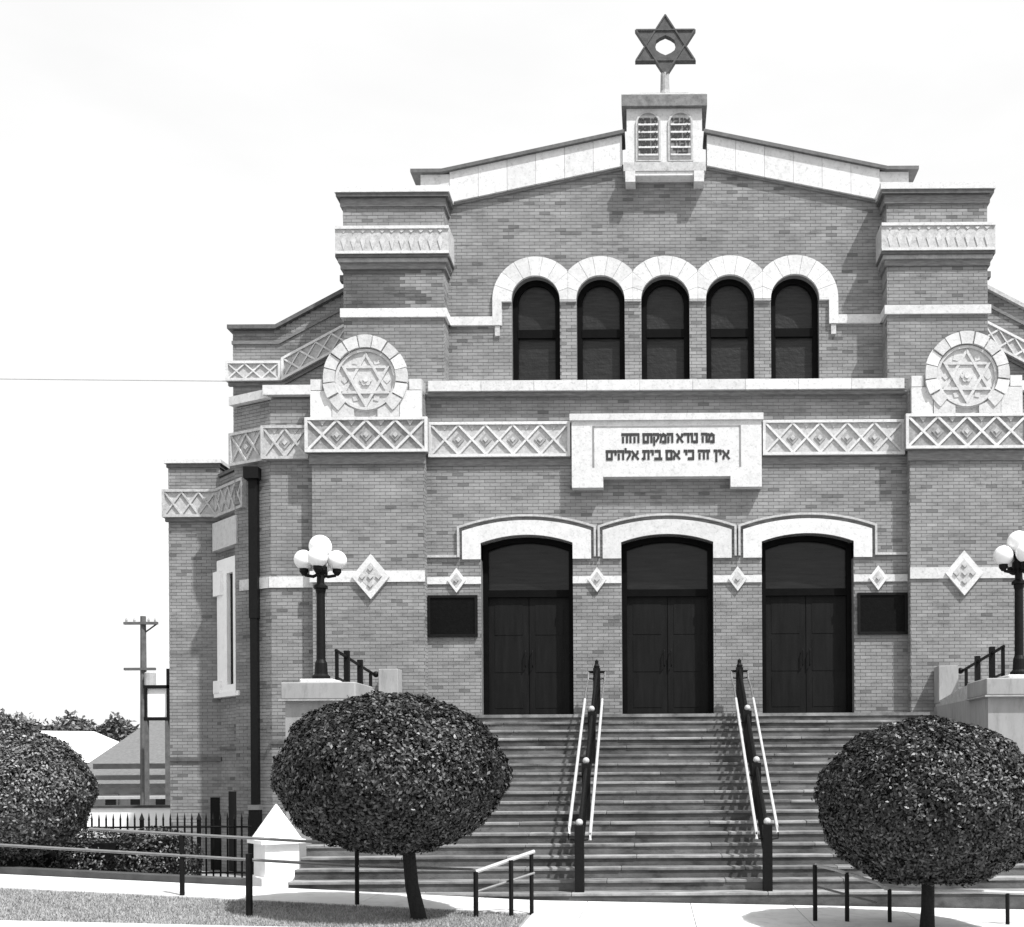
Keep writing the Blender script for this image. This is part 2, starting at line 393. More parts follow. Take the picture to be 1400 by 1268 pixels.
# pavilions either side
for s in (-1, 1):
    a, b = (4.76, 6.95) if s > 0 else (-6.95, -4.76)
    MB().prism([(a, -.5), (b, -.5), (b, 9.30), (a, 9.30)], P1, 0, -.55).build('wall', M['mortar'], B)
    bricks(P1, -.12, 8.85, lambda z, a=a, b=b: [(a, b)])
    # returns of the pavilion
    xi = AX + (4.76 if s > 0 else -4.76)
    ret = (lambda u, v, d, xi=xi, s=s: (xi - s*d, 21.75 + u, v))
    bricks(ret, -.12, 9.40, lambda z: [(.0, .25)])
    # outer section with its canted corner
    a, b = (6.95, 7.85) if s > 0 else (-7.85, -6.95)
    MB().prism([(a, -.5), (b, -.5), (b, 9.35), (a, 9.35)], P0, 0, -.42).build('wall', M['mortar'], B)
    bricks(P0, -.12, 9.35, lambda z, a=a, b=b: [(a, b)])
    cx0, cx1 = AX + s*7.85, AX + s*8.73
    PC, L = oblique(cx0, 22.0, cx1, 22.45) if s > 0 else oblique(cx1, 22.45, cx0, 22.0)
    MB().prism([(0, -.5), (L, -.5), (L, 9.30), (0, 9.30)], PC, 0, -.35).build('wall', M['mortar'], B)
    bricks(PC, -.12, 9.30, lambda z, L=L: [(0, L)])
    # side wall running back
    x_ = AX + s * 8.73
    MB().box(min(x_, x_ - s*.4), max(x_, x_ - s*.4), 22.46, 34, -.5, 9.28).build('wall', M['mortar'], B)
    side = (lambda u, v, d, x_=x_, s=s: (x_ + s*d, 22.46 + u, v))
    bricks(side, 6.0, 9.28, lambda z: [(0, 11.5)])
    # cornice of the outer section: flat, then turning round the cant
    MB().prism([(min(s*6.95, s*7.95), 9.38), (max(s*6.95, s*7.95), 9.38), (max(s*6.95, s*7.95), 9.57), (min(s*6.95, s*7.95), 9.57)], P0, .14, -.5).build('cornice', M['stone'], B)
    MB().prism([(-.02, 9.33), (L + .02, 9.33), (L + .02, 9.50), (-.02, 9.50)], PC, .12, -.4).build('cornice', M['stone'], B)
    # watertable on the outer section
    MB().prism([(min(s*6.97, s*7.9), 2.50), (max(s*6.97, s*7.9), 2.50), (max(s*6.97, s*7.9), 2.58), (min(s*6.97, s*7.9), 2.58)], P0, .04, -.02).build('ledge', M['metal_dark'], B)
    # flat roofs over the lower body
    MB().box(min(AX + s*4.7, AX + s*8.7), max(AX + s*4.7, AX + s*8.7), 22.52, 23.58, 9.0, 9.29).build('flat_roof', M['shingle'], B)
MB().box(AX - 4.7, AX + 4.7, 22.3, 22.7, 9.0, 9.38).build('flat_roof', M['shingle'], B)

# cornice over the doors, cut stones end to end
n = 9; u = -4.68; wst = 9.36 / n
for i in range(n):
    a = u + i*wst + .003; b = u + (i+1)*wst - .003
    MB().prism([(a, 9.41), (b, 9.41), (b, 9.61), (a, 9.61)], P0, .20, -.58).build('coping_stone', M['stone'], B)
MB().prism([(-4.70, 9.33), (4.70, 9.33), (4.70, 9.405), (-4.70, 9.405)], P0, .13, -.01).build('bed_moulding', M['brick_trim'], B)

# ---- friezes
def frieze(P, u0, u1, z0, z1, pitch, proj=.07, ground='recess', bar='stone', slope=0.0, zt_extra=0.0, bw_=.040, small=False, name='frieze_panel'):
    base = (lambda u, v, d: P(u, v + slope*(u - u0), d))
    p = MB().prism([(u0, z0), (u1, z0), (u1, z1), (u0, z1)], base, proj, -.012).build(name, M[ground], B)
    t = .055
    for (a, b, c, d_) in ((u0, u1, z1 - t, z1), (u0, u1, z0, z0 + t), (u0, u0 + t, z0 + t + .001, z1 - t - .001), (u1 - t, u1, z0 + t + .001, z1 - t - .001)):
        MB().prism([(a, c), (b, c), (b, d_), (a, d_)], base, proj + .045, proj - .002).build('border', M[bar], p)
    h = z1 - z0 - 2*t; w_ = u1 - u0 - 2*t
    k = max(1, round(w_ / pitch)); pw = w_ / k
    for i in range(k):
        ua = u0 + t + i*pw; ub = ua + pw; zb, zt = z0 + t, z1 - t
        for q, ((x0, y0), (x1, y1)) in enumerate((((ua, zb), (ub, zt)), ((ua, zt), (ub, zb)))):
            dx, dy = x1 - x0, y1 - y0; L = math.hypot(dx, dy); nx, ny = -dy/L*bw_/2, dx/L*bw_/2
            MB().prism([(x0 + nx, y0 + ny), (x0 - nx, y0 - ny), (x1 - nx, y1 - ny), (x1 + nx, y1 + ny)], base, proj + .030 + q*.004, proj - .003).build('lattice_bar', M[bar], p)
        if not small:
            for (cu, cz, rr) in (((ub, zb + h/2, .13),) if i < k - 1 else ()):
                MB().prism([(cu - rr*.9, cz), (cu, cz - rr), (cu + rr*.9, cz), (cu, cz + rr)], base, proj + .018, proj - .004).build('boss', M['stone_grey'], p)
                MB().prism([(cu - rr*.4, cz), (cu, cz - rr*.45), (cu + rr*.4, cz), (cu, cz + rr*.45)], base, proj + .034, proj + .01).build('boss', M['stone_aged'], p)
            MB().prism([(ua + pw/2 - .07, zt - .004), (ua + pw/2, zt - .10), (ua + pw/2 + .07, zt - .004)], base, proj + .014, proj - .004).build('boss', M['stone_aged'], p)
    return p
frieze(P0, -4.70, -1.90, 8.14, 8.83, .53, ground='recess_pale')
frieze(P0, 1.90, 4.70, 8.14, 8.83, .53, ground='recess_pale')
MB().prism([(-4.76, 7.98), (4.76, 7.98), (4.76, 8.12), (-4.76, 8.12)], P0, .035, -.02).build('brick_ledge', M['brick_trim'], B)
for s in (-1, 1):
    a, b = (4.66, 7.05) if s > 0 else (-7.05, -4.66)
    frieze(P1, a, b, 8.17, 8.85, .56, proj=.10, ground='recess', bw_=.046)
    MB().prism([(a + .06, 7.96), (b - .06, 7.96), (b - .06, 8.16), (a + .06, 8.16)], P1, .055, -.02).build('brick_ledge', M['brick_trim'], B)
    a, b = (7.06, 8.0) if s > 0 else (-8.0, -7.06)
    frieze(P0, a, b, 8.12, 8.78, .46, ground='recess_pale', proj=.08, bar='stone_aged')
    cx0, cx1 = AX + s*7.93, AX + s*8.75
    PC, L = oblique(cx0, 22.02, cx1, 22.44) if s > 0 else oblique(cx1, 22.44, cx0, 22.02)
    frieze(PC, 0.0, L, 8.10, 8.76, .46, ground='recess_pale', proj=.08, bar='stone_aged')

# ---- inscription tablet over the middle door
sg = MB()
sg.prism([(-1.863, 7.49), (-1.25, 7.49), (-1.25, 7.70), (1.25, 7.70), (1.25, 7.49), (1.863, 7.49), (1.863, 8.89), (-1.863, 8.89)], P0, .22, -.012)
sg = sg.build('inscription_tablet', M['stone'], B)
MB().prism([(-1.90, 8.80), (1.90, 8.80), (1.90, 8.93), (-1.90, 8.93)], P0, .26, -.01).build('crown_moulding', M['stone'], sg)
for (a, b, c, d_) in ((-1.43, 1.43, 8.66, 8.70), (-1.46, -1.42, 7.88, 8.699), (1.42, 1.46, 7.88, 8.699)):
    MB().prism([(a, c), (b, c), (b, d_), (a, d_)], P0, .223, .21).build('incised_line', M['groove'], sg)
GLYPH = {
 'א': (.8, [[(0,1),(.8,0)], [(.75,1),(.72,.75),(.5,.5)], [(.08,0),(.1,.25),(.3,.6)]]),
 'ב': (.8, [[(.05,1),(.62,1),(.62,0)], [(0,0),(.85,0)]]),
 'ג': (.5, [[(.1,1),(.4,1),(.4,.35),(.08,0)], [(.38,.35),(.5,0)]]),
 'ד': (.75, [[(0,1),(.75,1)], [(.6,1),(.6,0)]]),
 'ה': (.72, [[(0,1),(.7,1),(.7,0)], [(.12,.6),(.12,0)]]),
 'ו': (.3, [[(0,1),(.25,1),(.25,0)]]),
 'ז': (.45, [[(0,1),(.45,1)], [(.24,1),(.24,0)]]),
 'ח': (.72, [[(.05,0),(.05,1)], [(-.03,1),(.7,1),(.7,0)]]),
 'י': (.3, [[(0,1),(.25,1),(.25,.58)]]),
 'כ': (.65, [[(0,1),(.6,1),(.6,0),(0,0)]]),
 'ל': (.65, [[(.05,1.32),(.05,.95),(.6,.95),(.6,.5),(.3,0)]]),
 'מ': (.8, [[(0,1),(.18,.72),(.02,0)], [(.15,.75),(.45,1),(.75,.8),(.75,0),(.38,0)]]),
 'ם': (.7, [[(0,1),(.7,1),(.7,0),(.08,0),(.08,1)]]),
 'נ': (.45, [[(.1,1),(.4,1),(.4,0),(0,0)]]),
 'ן': (.3, [[(0,1),(.25,1),(.25,-.35)]]),
 'ע': (.7, [[(0,1),(.2,.5),(.42,.2)], [(.65,1),(.6,.4),(0,-.05)]]),
 'צ': (.7, [[(.02,1),(.62,.2),(.62,0),(0,0)], [(.65,1),(.55,.7),(.35,.58)]]),
 'ק': (.75, [[(0,1),(.7,1),(.7,.55),(.42,.12)], [(.1,.6),(.1,-.35)]]),
 'ר': (.65, [[(0,1),(.6,1),(.6,0)]]),
 'ש': (.85, [[(0,1),(.12,0),(.6,0),(.8,1)], [(.42,1),(.38,.45),(.1,.25)]]),
 'ת': (.78, [[(0,1),(.72,1),(.72,0)], [(.18,1),(.18,.1),(-.02,0)]]),
 'ף': (.6, [[(.18,.55),(.05,.6),(.05,1),(.55,1),(.55,-.35)]]),
}
def hebrew(text, P, cu, zb, h, width, st, d0, d1, mb, hor=1.3):
    """writes right to left in flat raised strokes; horizontals heavier, as in square script"""
    adv = []
    for ch in text: adv.append(.42 if ch == ' ' else GLYPH[ch][0] + .26)
    tot = sum(adv) - .26; sc = width / tot; x = cu + width / 2
    for ch, a in zip(text, adv):
        if ch != ' ':
            wd = GLYPH[ch][0] * sc; x0 = x - wd
            q = 0
            for pl in GLYPH[ch][1]:
                for (p, r) in zip(pl, pl[1:]):
                    ax, ay, bx, by = x0 + p[0]*sc, zb + p[1]*h, x0 + r[0]*sc, zb + r[1]*h
                    dx, dy = bx - ax, by - ay; L = math.hypot(dx, dy) or 1; dx /= L; dy /= L
                    t = st * (hor if abs(dx) > abs(dy) else 1) / 2
                    ax -= dx*st*.4; ay -= dy*st*.4; bx += dx*st*.4; by += dy*st*.4
                    mb.prism([(ax - dy*t, ay + dx*t), (ax + dy*t, ay - dx*t), (bx + dy*t, by - dx*t), (bx - dy*t, by + dx*t)], P, d0, d1 + .0007*q); q += 1
        x -= a * sc
    return mb
# two lines of verse: 125 and 169 pixels wide in the photograph
hebrew('מה נורא המקום הזה', P0, 0.03, 8.375, .150, 1.80, .042, .21, .228, MB()).build('lettering', M['letter'], sg)
hebrew('אין זה כי אם בית אלהים', P0, 0.02, 8.045, .150, 2.40, .042, .21, .228, MB()).build('lettering', M['letter'], sg)

# ---- carved medallions on the pavilions
for s in (-1, 1):
    c = s * 5.87; zc = 9.62; Pm = plane(21.75)
    md = MB().prism([(c - 1.09, 8.86), (c + 1.09, 8.86), (c + 1.09, 9.40), (c + 1.09, 9.62), (c + .84, 9.62), (c - .84, 9.62), (c - 1.09, 9.62 if s > 0 else 9.42), (c - 1.09, 9.40)], Pm, .03, -.30)
    md = md.build('medallion', M['stone_aged'], B)
    # jointed blocks of the base
    e = [c - 1.09, c - .66, c + .66, c + 1.09]
    for i in (0, 2):
        MB().prism([(e[i] + .006, 8.87), (e[i+1] - .006, 8.87), (e[i+1] - .006, 9.385), (e[i] + .006, 9.385)], Pm, .075, .02).build('base_block', M['stone'], md)
    MB().prism([(c + .85, 9.40), (c + 1.08, 9.40), (c + 1.08, 9.61), (c + .85, 9.61)], Pm, .07, .02).build('base_block', M['stone'], md)
    MB().prism([(c - 1.08, 9.40), (c - .85, 9.40), (c - .85, 9.61), (c - 1.08, 9.61)], Pm, .07, .02).build('base_block', M['stone'], md)
    disc = [(c + .62*math.cos(a*math.pi/24), zc - .02 + .62*math.sin(a*math.pi/24)) for a in range(48)]
    MB().prism(disc, Pm, .045, -.28).build('disc', M['stone_carved'], md)
    def ringm(cx, cz, ri, ro, a0, a1, d, nn=20):
        return MB().ring([(cx + ri*math.cos(a0 + (a1-a0)*q/nn), cz + ri*math.sin(a0 + (a1-a0)*q/nn)) for q in range(nn+1)],
                         [(cx + ro*math.cos(a0 + (a1-a0)*q/nn), cz + ro*math.sin(a0 + (a1-a0)*q/nn)) for q in range(nn+1)], Pm, d, .03)
    nv = 13
    for i in range(nv):                              # arch of voussoirs over the disc, a keystone at the crown
        a0 = R(-51) + R(282)*i/nv + .018; a1 = R(-51) + R(282)*(i + 1)/nv - .018
        rr = .82 + (.025 if i == 6 else (.01 if i % 2 else 0))
        ringm(c, zc, .60, rr, a0, a1, .115 + .012*(i % 3), 6).build('voussoir', M['stone'] if i % 2 else M['stone_carved'], md)
    for q in (-1, 1):                                # lower haunches of the disc
        o_ = [(c + q*(.62*math.cos(a) + .02), zc - .02 + .62*math.sin(a)) for a in [R(-15 - 11*k) for k in range(6)]]
        MB().prism(o_ + [(o_[-1][0], 8.87), (c + q*.655, 8.87), (c + q*.655, zc - .17)], Pm, .09, .02).build('haunch_block', M['stone_carved'], md)
    ringm(c, zc - .02, .545, .595, 0, 2*math.pi, .085, 40).build('roundel', M['stone_carved'], md)
    zs_ = zc - .02; RS_ = .55; tw = .052
    for k in (0, 1):                                 # two interlaced triangles in low relief
        V = [(c + RS_*math.cos(math.pi/2 + k*math.pi + i*2*math.pi/3), zs_ + RS_*math.sin(math.pi/2 + k*math.pi + i*2*math.pi/3)) for i in range(3)]
        W = [(c + (RS_ - 2*tw)*math.cos(math.pi/2 + k*math.pi + i*2*math.pi/3), zs_ + (RS_ - 2*tw)*math.sin(math.pi/2 + k*math.pi + i*2*math.pi/3)) for i in range(3)]
        for i in range(3):
            i2 = (i + 1) % 3
            MB().prism([V[i], V[i2], W[i2], W[i]], Pm, .064 + .004*(i + 3*(k ^ (i == 1))) + .0013*k, .03).build('star_band', M['stone_carved'], md)
    for i in range(6):
        a = i*math.pi/3; cx, cz = c + .075*math.cos(a), zs_ + .075*math.sin(a)
        MB().prism([(cx + .048*math.cos(b*math.pi/4), cz + .048*math.sin(b*math.pi/4)) for b in range(8)], Pm, .068 + .001*i, .03).build('petal', M['stone_carved'], md)
    MB().prism([(c + .05*math.cos(b*math.pi/5), zs_ + .05*math.sin(b*math.pi/5)) for b in range(10)], Pm, .09, .04).build('rosette_eye', M['stone'], md)
    for i in range(6):                               # small leaves between the points
        a = math.pi/6 + math.pi/2 + i*math.pi/3 - math.pi/6 + math.pi/6; cx, cz = c + .415*math.cos(a), zs_ + .415*math.sin(a); e = .075
        ux, uz = math.cos(a), math.sin(a)
        MB().prism([(cx - ux*e, cz - uz*e), (cx - uz*e, cz + ux*e), (cx + ux*e*.9, cz + uz*e*.9), (cx + uz*e, cz - ux*e)], Pm, .058, .03).build('leaf_scroll', M['stone_carved'], md)
    for q in (-1, 1):
        MB().prism([(c + q*.10, zc - .265), (c + q*.60, zc - .265), (c + q*.60, zc - .24), (c + q*.10, zc - .24)], Pm, .049, .03).build('deep_joint', M['groove'], md)

# ---- string course with diamonds
def strip(P, a, b, z0, z1, d, mat='stone', name='string_course'):
    MB().prism([(a, z0), (b, z0), (b, z1), (a, z1)], P, d, -.01).build(name, M[mat], B)
def diamond(P, cu, cz, hw, hh, d):
    o = MB().prism([(cu - hw, cz), (cu, cz - hh), (cu + hw, cz), (cu, cz + hh)], P, d, -.01).build('diamond', M['stone'], B)
    k = .62; MB().prism([(cu - hw*k, cz), (cu, cz - hh*k), (cu + hw*k, cz), (cu, cz + hh*k)], P, d + .004, d - .004).build('diamond_field', M['stone_aged'], o)
    for (du, dz) in ((0, 0),) if hw < .3 else ((-.16, 0), (.16, 0), (0, .16), (0, -.16), (0, 0)):
        r = .058 if hw > .3 else .05
        MB().prism([(cu + du - r, cz + dz), (cu + du, cz + dz - r), (cu + du + r, cz + dz), (cu + du, cz + dz + r)], P, d + .03, d).build('diamond_boss', M['stone_aged'], o)
zc_ = 5.715
edges = [-4.76, -2.78 - DH, -2.78 + DH, -DH, DH, 2.78 - DH, 2.78 + DH, 4.76]
for i in range(0, 8, 2): strip(P0, edges[i], edges[i+1], zc_ - .07, zc_ + .07, .035)
for cu in (-4.17, -1.39, 1.39, 4.17): diamond(P0, cu, zc_, .185, .245, .06)
for s in (-1, 1):
    a, b = (4.75, 7.0) if s > 0 else (-7.0, -4.75)
    strip(P1, a, b, zc_ - .06, zc_ + .16, .035)
    diamond(P1, s*5.80, zc_ + .04, .37, .44, .07)
    a, b = (7.0, 7.88) if s > 0 else (-7.88, -7.0)
    strip(P0, a, b, zc_ - .12, zc_ + .10, .035)
    cx0, cx1 = AX + s*7.87, AX + s*8.6
    PC, L = oblique(cx0, 22.01, cx1, 22.39) if s > 0 else oblique(cx1, 22.39, cx0, 22.01)
    strip(PC, 0, L, zc_ - .12, zc_ + .10, .035)

# ---- doors
for c in DOORS:
    inner = arc(c, DH, DS, DR); outer = arc(c, 1.275, 6.69, .21)
    a_ = MB().prism([(c - DH, 6.13), (c - DH, 6.45)] + inner[1:-1] + [(c + DH, 6.45), (c + DH, 6.13), (c + 1.275, 6.13)] + list(reversed(outer)) + [(c - 1.275, 6.13)], P0, .055, -.30)
    a_.build('arch_surround', M['stone'], B)
    hi = arc(c, 1.33, 6.745, .225); ho = arc(c, 1.372, 6.775, .235)
    MB().ring([(c - 1.33, 6.17)] + hi + [(c + 1.33, 6.17)], [(c - 1.372, 6.17)] + ho + [(c + 1.372, 6.17)], P0, .075, -.01).build('hood_mould', M['stone_aged'], B)
    D = MB().ring([(c - DH + .10, SILL)] + [(x, z - .10) for x, z in arc(c, DH - .10, DS, DR)] + [(c + DH - .10, SILL)],
                  [(c - DH, SILL)] + arc(c, DH, DS, DR) + [(c + DH, SILL)], P0, -.22, -.40).build('door_frame', M['wood_frame'], B)
    D['label'] = 'dark arched double door'
    MB().box(AX + c - DH + .1, AX + c + DH - .1, 22.24, 22.40, 5.42, 5.56).build('transom_bar', M['wood_frame'], D)
    top = [(x, z - .10) for x, z in arc(c, DH - .10, DS, DR)]
    MB().prism([(c - DH + .10, 5.56)] + top + [(c + DH - .10, 5.56)], P0, -.32, -.34).build('transom_window', M['glass'], D)
    for q in (-1, 1):
        x0, x1 = (AX + c + .006, AX + c + DH - .10) if q > 0 else (AX + c - DH + .10, AX + c - .006)
        lf = MB().box(x0, x1, 22.31, 22.37, SILL + .01, 5.42).build('door_leaf', M['wood'], D)
    # leaves' panels and handles sit one level down, beside their leaf
    for q in (-1, 1):
        x0, x1 = (AX + c + .006, AX + c + DH - .10) if q > 0 else (AX + c - DH + .10, AX + c - .006)
        for (z0, z1) in ((3.20, 3.80), (3.92, 4.55), (4.67, 5.28)):
            m = MB()
            m.box(x0 + .12, x1 - .12, 22.303, 22.312, z0, z1)
            m.build('raised_panel', M['wood'], D)
        xh = AX + c + q * .07
        MB().tube([(xh, 22.28, 4.02), (xh, 22.24, 4.05), (xh, 22.24, 4.32), (xh, 22.28, 4.35)], .013, 6).build('door_handle', M['wood'], D)
    MB().box(AX + c - DH + .0, AX + c + DH, 21.99, 22.42, SILL - .1, SILL + .012).build('threshold', M['step'], B)
# hood ends run into the pavilions
for s in (-1, 1):
    a, b = (4.153, 4.75) if s > 0 else (-4.75, -4.153)
    strip(P0, a, b, 6.17, 6.215, .06, 'stone_aged', 'hood_mould')
# dim vestibule behind the doors
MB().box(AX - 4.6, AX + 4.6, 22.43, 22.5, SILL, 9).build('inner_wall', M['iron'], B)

# ---- bronze plaques
for s in (-1, 1):
    c = s * 4.25
    pq = MB().prism([(c - .46, 4.63), (c + .46, 4.63), (c + .46, 5.39), (c - .46, 5.39)], P0, .05, -.01).build('wall_plaque', M['bronze'], B)
    MB().ring([(c - .44, 4.65), (c + .44, 4.65), (c + .44, 5.37), (c - .44, 5.37), (c - .44, 4.651)], [(c - .49, 4.60), (c + .49, 4.60), (c + .49, 5.42), (c - .49, 5.42), (c - .49, 4.601)], P0, .07, -.01).build('plaque_frame', M['iron'], pq)

# ---- upper wall with five arched windows and gable
WC = [i * 1.318 for i in (-2, -1, 0, 1, 2)]; WH = .49; WS = 11.50
def gz(u): return 13.40 + (4.45 - abs(u)) * .213 + .10       # wall top hidden behind the raking stones
uw = MB()
b_ = [-4.45, -1.5*1.318, -.5*1.318, .5*1.318, 1.5*1.318, 4.45]
for i, c in enumerate(WC):
    ar = [(c - WH*math.cos(math.pi*q/20), WS + WH*math.sin(math.pi*q/20)) for q in range(21)]
    a, b = b_[i], b_[i+1]
    topp = [(b, gz(b)), (a, gz(a))] if not (a < 0 < b) else [(b, gz(b)), (0, gz(0)), (a, gz(a))]
    uw.prism([(a, 9.0), (c - WH, 9.0)] + ar + [(c + WH, 9.0), (b, 9.0)] + topp, P2, 0, -.35)
uw.build('wall', M['mortar'], B)
def spans_up(z):
    hw = min(4.45, max(0, 4.45 - (z - 13.5) / .213)) if z > 13.5 else 4.45
    if z > WS + WH: return [(-hw, hw)]
    e = [-4.45] + sum([[c - WH, c + WH] for c in WC], []) + [4.45]
    return [(e[i], e[i+1]) for i in range(0, len(e), 2)]
bricks(P2, 9.58, 14.35, spans_up)
for i, c in enumerate(WC):
    first, last = i == 0, i == 4
    RO = .875
    def outer_pt(a):                                  # neighbouring rings meet on the line between the windows
        ca = math.cos(a); r = RO
        if not (first and ca < 0) and not (last and ca > 0) and abs(ca) > 1e-6: r = min(r, (.659 - .002) / abs(ca))
        return (c + r*ca, WS + r*math.sin(a))
    nseg = 9
    for k in range(nseg):
        a0 = math.pi - math.pi*k/nseg - .004; a1 = math.pi - math.pi*(k+1)/nseg + .004
        if k == 0: a0 = math.pi
        if k == nseg - 1: a1 = 0
        S = [a0 + (a1 - a0)*q/6 for q in range(7)]
        MB().ring([(c + (WH + .002)*math.cos(a), WS + (WH + .002)*math.sin(a)) for a in S], [outer_pt(a) for a in S], P2, .07 + .003*(k % 2), -.25).build('voussoir', M['stone'], B)
    # raised rim of the arch
    # impost blocks just under the springing
    for (x0, x1) in ((c - .657, c - WH - .002), (c + WH + .002, c + .657)):
        if (first and x0 < c) or (last and x1 > c): continue
        MB().prism([(x0, WS - .03), (x1, WS - .03), (x1, WS - .002), (x0, WS - .002)], P2, .06, -.25).build('impost', M['stone'], B)
    F = MB()
    ar_o = [(c - WH*math.cos(math.pi*q/24), WS + WH*math.sin(math.pi*q/24)) for q in range(25)]
    ar_i = [(c - (WH-.11)*math.cos(math.pi*q/24), WS + (WH-.11)*math.sin(math.pi*q/24)) for q in range(25)]
    F.ring([(c - WH + .11, 9.4)] + ar_i + [(c + WH - .11, 9.4)], [(c - WH, 9.4)] + ar_o + [(c + WH, 9.4)], P2, -.15, -.28)
    F = F.build('window', M['wood_frame'], B)
    MB().box(AX + c - WH + .1, AX + c + WH - .1, 22.74, 22.86, 10.80, 10.97).build('transom_bar', M['wood_frame'], F)
    MB().prism([(c - WH + .11, 10.97)] + ar_i + [(c + WH - .11, 10.97)], P2, -.22, -.24).build('upper_pane', M['pane_old'], F)
    MB().box(AX + c - WH + .11, AX + c + WH - .11, 22.82, 22.84, 9.4, 10.80).build('lower_pane', M['pane_old'], F)
# the ends of the arcade drop to the string course
for s in (-1, 1):
    c = s * 2 * 1.318
    x0, x1 = (c + .69, c + .875) if s > 0 else (c - .875, c - .69)
    MB().prism([(x0, 10.99), (x1, 10.99), (x1, WS - .002), (x0, WS - .002)], P2, .07, -.01).build('arch_drop', M['stone'], B)
    x0, x1 = (c + WH + .002, c + .69) if s > 0 else (c - .69, c - WH - .002)
    MB().prism([(x0, WS - .03), (x1, WS - .03), (x1, WS - .002), (x0, WS - .002)], P2, .068, -.01).build('impost', M['stone'], B)
    x0, x1 = (c + .73, c + .83) if s > 0 else (c - .83, c - .73)
    MB().prism([(x0, 10.78), (x1, 10.78), (x1, 10.985), (x0, 10.985)], P2, .05, -.01).build('drop_corbel', M['stone_aged'], B)
    a, b = (c + .877, 4.42) if s > 0 else (-4.42, c - .877)
    strip(P2, a, b, 10.99, 11.165, .07)
    # tower
    a, b = (4.42, 6.42) if s > 0 else (-6.42, -4.42)
    MB().box(AX + a, AX + b, 22.15, 24.2, 9.0, 13.42).build('tower', M['mortar'], B)
    bricks(PT, 9.3, 13.36, lambda z, a=a, b=b: [(a, b)], dark=(lambda u, z: 11.1 < z < 12 and u < -5.25 + .25*math.sin(z*9) + rnd.uniform(-.35, .35)) if s < 0 else None)
    xi = AX + (a if s > 0 else b)
    bricks(lambda u, v, d, xi=xi, s=s: (xi - s*d, 22.15 + u, v), 9.6, 13.36, lambda z: [(0, .45)])
    xo = AX + (b if s > 0 else a)
    bricks(lambda u, v, d, xo=xo, s=s: (xo + s*d, 22.15 + u, v), 9.6, 13.36, lambda z: [(0, 2.0)])
    def wrap(z0, z1, pr, mat, name):                 # course that goes round the tower
        return MB().box(AX + a - pr, AX + b + pr, 22.15 - pr, 24.2 + pr, z0, z1).build(name, M[mat], B)
    wrap(10.99, 11.165, .06, 'stone', 'string_course')
    wrap(13.44, 13.56, .14, 'stone', 'tower_coping'); wrap(13.365, 13.438, .115, 'metal_dark', 'tower_moulding'); wrap(13.20, 13.36, .05, 'brick_trim', 'tower_moulding')
    wrap(11.95, 12.07, .05, 'brick_trim', 'tower_moulding'); wrap(12.072, 12.15, .09, 'stone_grey', 'tower_moulding'); wrap(12.152, 12.20, .13, 'metal_dark', 'tower_moulding')
    bd = wrap(12.21, 12.76, .13, 'stone_aged', 'tower_band')
    for k in range(11):                              # carved leaf and dart pattern
        cu = a + .04 + k*(b - a - .08)/10
        for (dz, hh, ww) in ((.27, .19, .055), (.46, .045, .05)):
            MB().prism([(cu - ww, 12.21 + dz), (cu, 12.21 + dz - hh), (cu + ww, 12.21 + dz), (cu, 12.21 + dz + hh*.5)], PT, .139 + .0008*k, .12).build('carved_leaf', M['stone_carved'], bd)
    for (z0, z1) in ((12.70, 12.76), (12.21, 12.26)):
        MB().prism([(a - .13, z0), (b + .13, z0), (b + .13, z1), (a - .13, z1)], PT, .16, .12).build('border', M['stone'], bd)
    for k in range(1, 4):
        pass
    # small bracket at the outer corner
    MB().box(xo - .02 + (.0 if s > 0 else -.10), xo + .12 + (.0 if s > 0 else -.10), 22.3, 22.45, 11.80, 11.92).build('scupper', M['metal_dark'], B)

# raking stones of the gable, cut in blocks
for s in (-1, 1):
    cuts = [.86 + i * (4.36 - .86) / 6 for i in range(7)]
    for i in range(6):
        a, b = cuts[i] + .003, cuts[i+1] - .003
        zb = lambda u: 13.49 + (4.28 - u) * .204; zt = lambda u: min(14.05 + (4.51 - u) * .208, 20)
        MB().prism([(s*a, zb(a)), (s*b, zb(b)), (s*b, zt(b)), (s*a, zt(a))], P2, .10, -.40).build('coping_stone', M['stone'], B)
    MB().prism([(s*.8, 14.05 + (4.51 - .8)*.208 + .002), (s*4.51, 14.052), (s*5.14, 14.052), (s*5.14, 14.12), (s*4.51, 14.12), (s*.8, 14.05 + (4.51 - .8)*.208 + .075)], P2, .17, -.45).build('coping_flashing', M['metal_dark'], B)
    MB().prism([(s*4.364, 13.50), (s*5.05, 13.50), (s*5.05, 14.048), (s*4.364, 14.048)], plane(24.3), .0, -.30).build('parapet_end', M['stone'], B)
    MB().prism([(s*4.364, 13.58), (s*4.95, 13.58), (s*4.95, 14.045), (s*4.51, 14.045), (s*4.364, 14.05)], P2, .08, -.40).build('coping_stone', M['stone'], B)
    MB().prism([(s*.88, zb(.88) - .05), (s*4.30, zb(4.30) - .05), (s*4.30, zb(4.30) - .004), (s*.88, zb(.88) - .004)], P2, .05, -.01).build('bed_moulding', M['brick_trim'], B)
MB().prism([(-4.9, 13.3), (4.9, 13.3), (0, 14.6)], P2, -.45, -12).build('main_roof', M['shingle'], B)

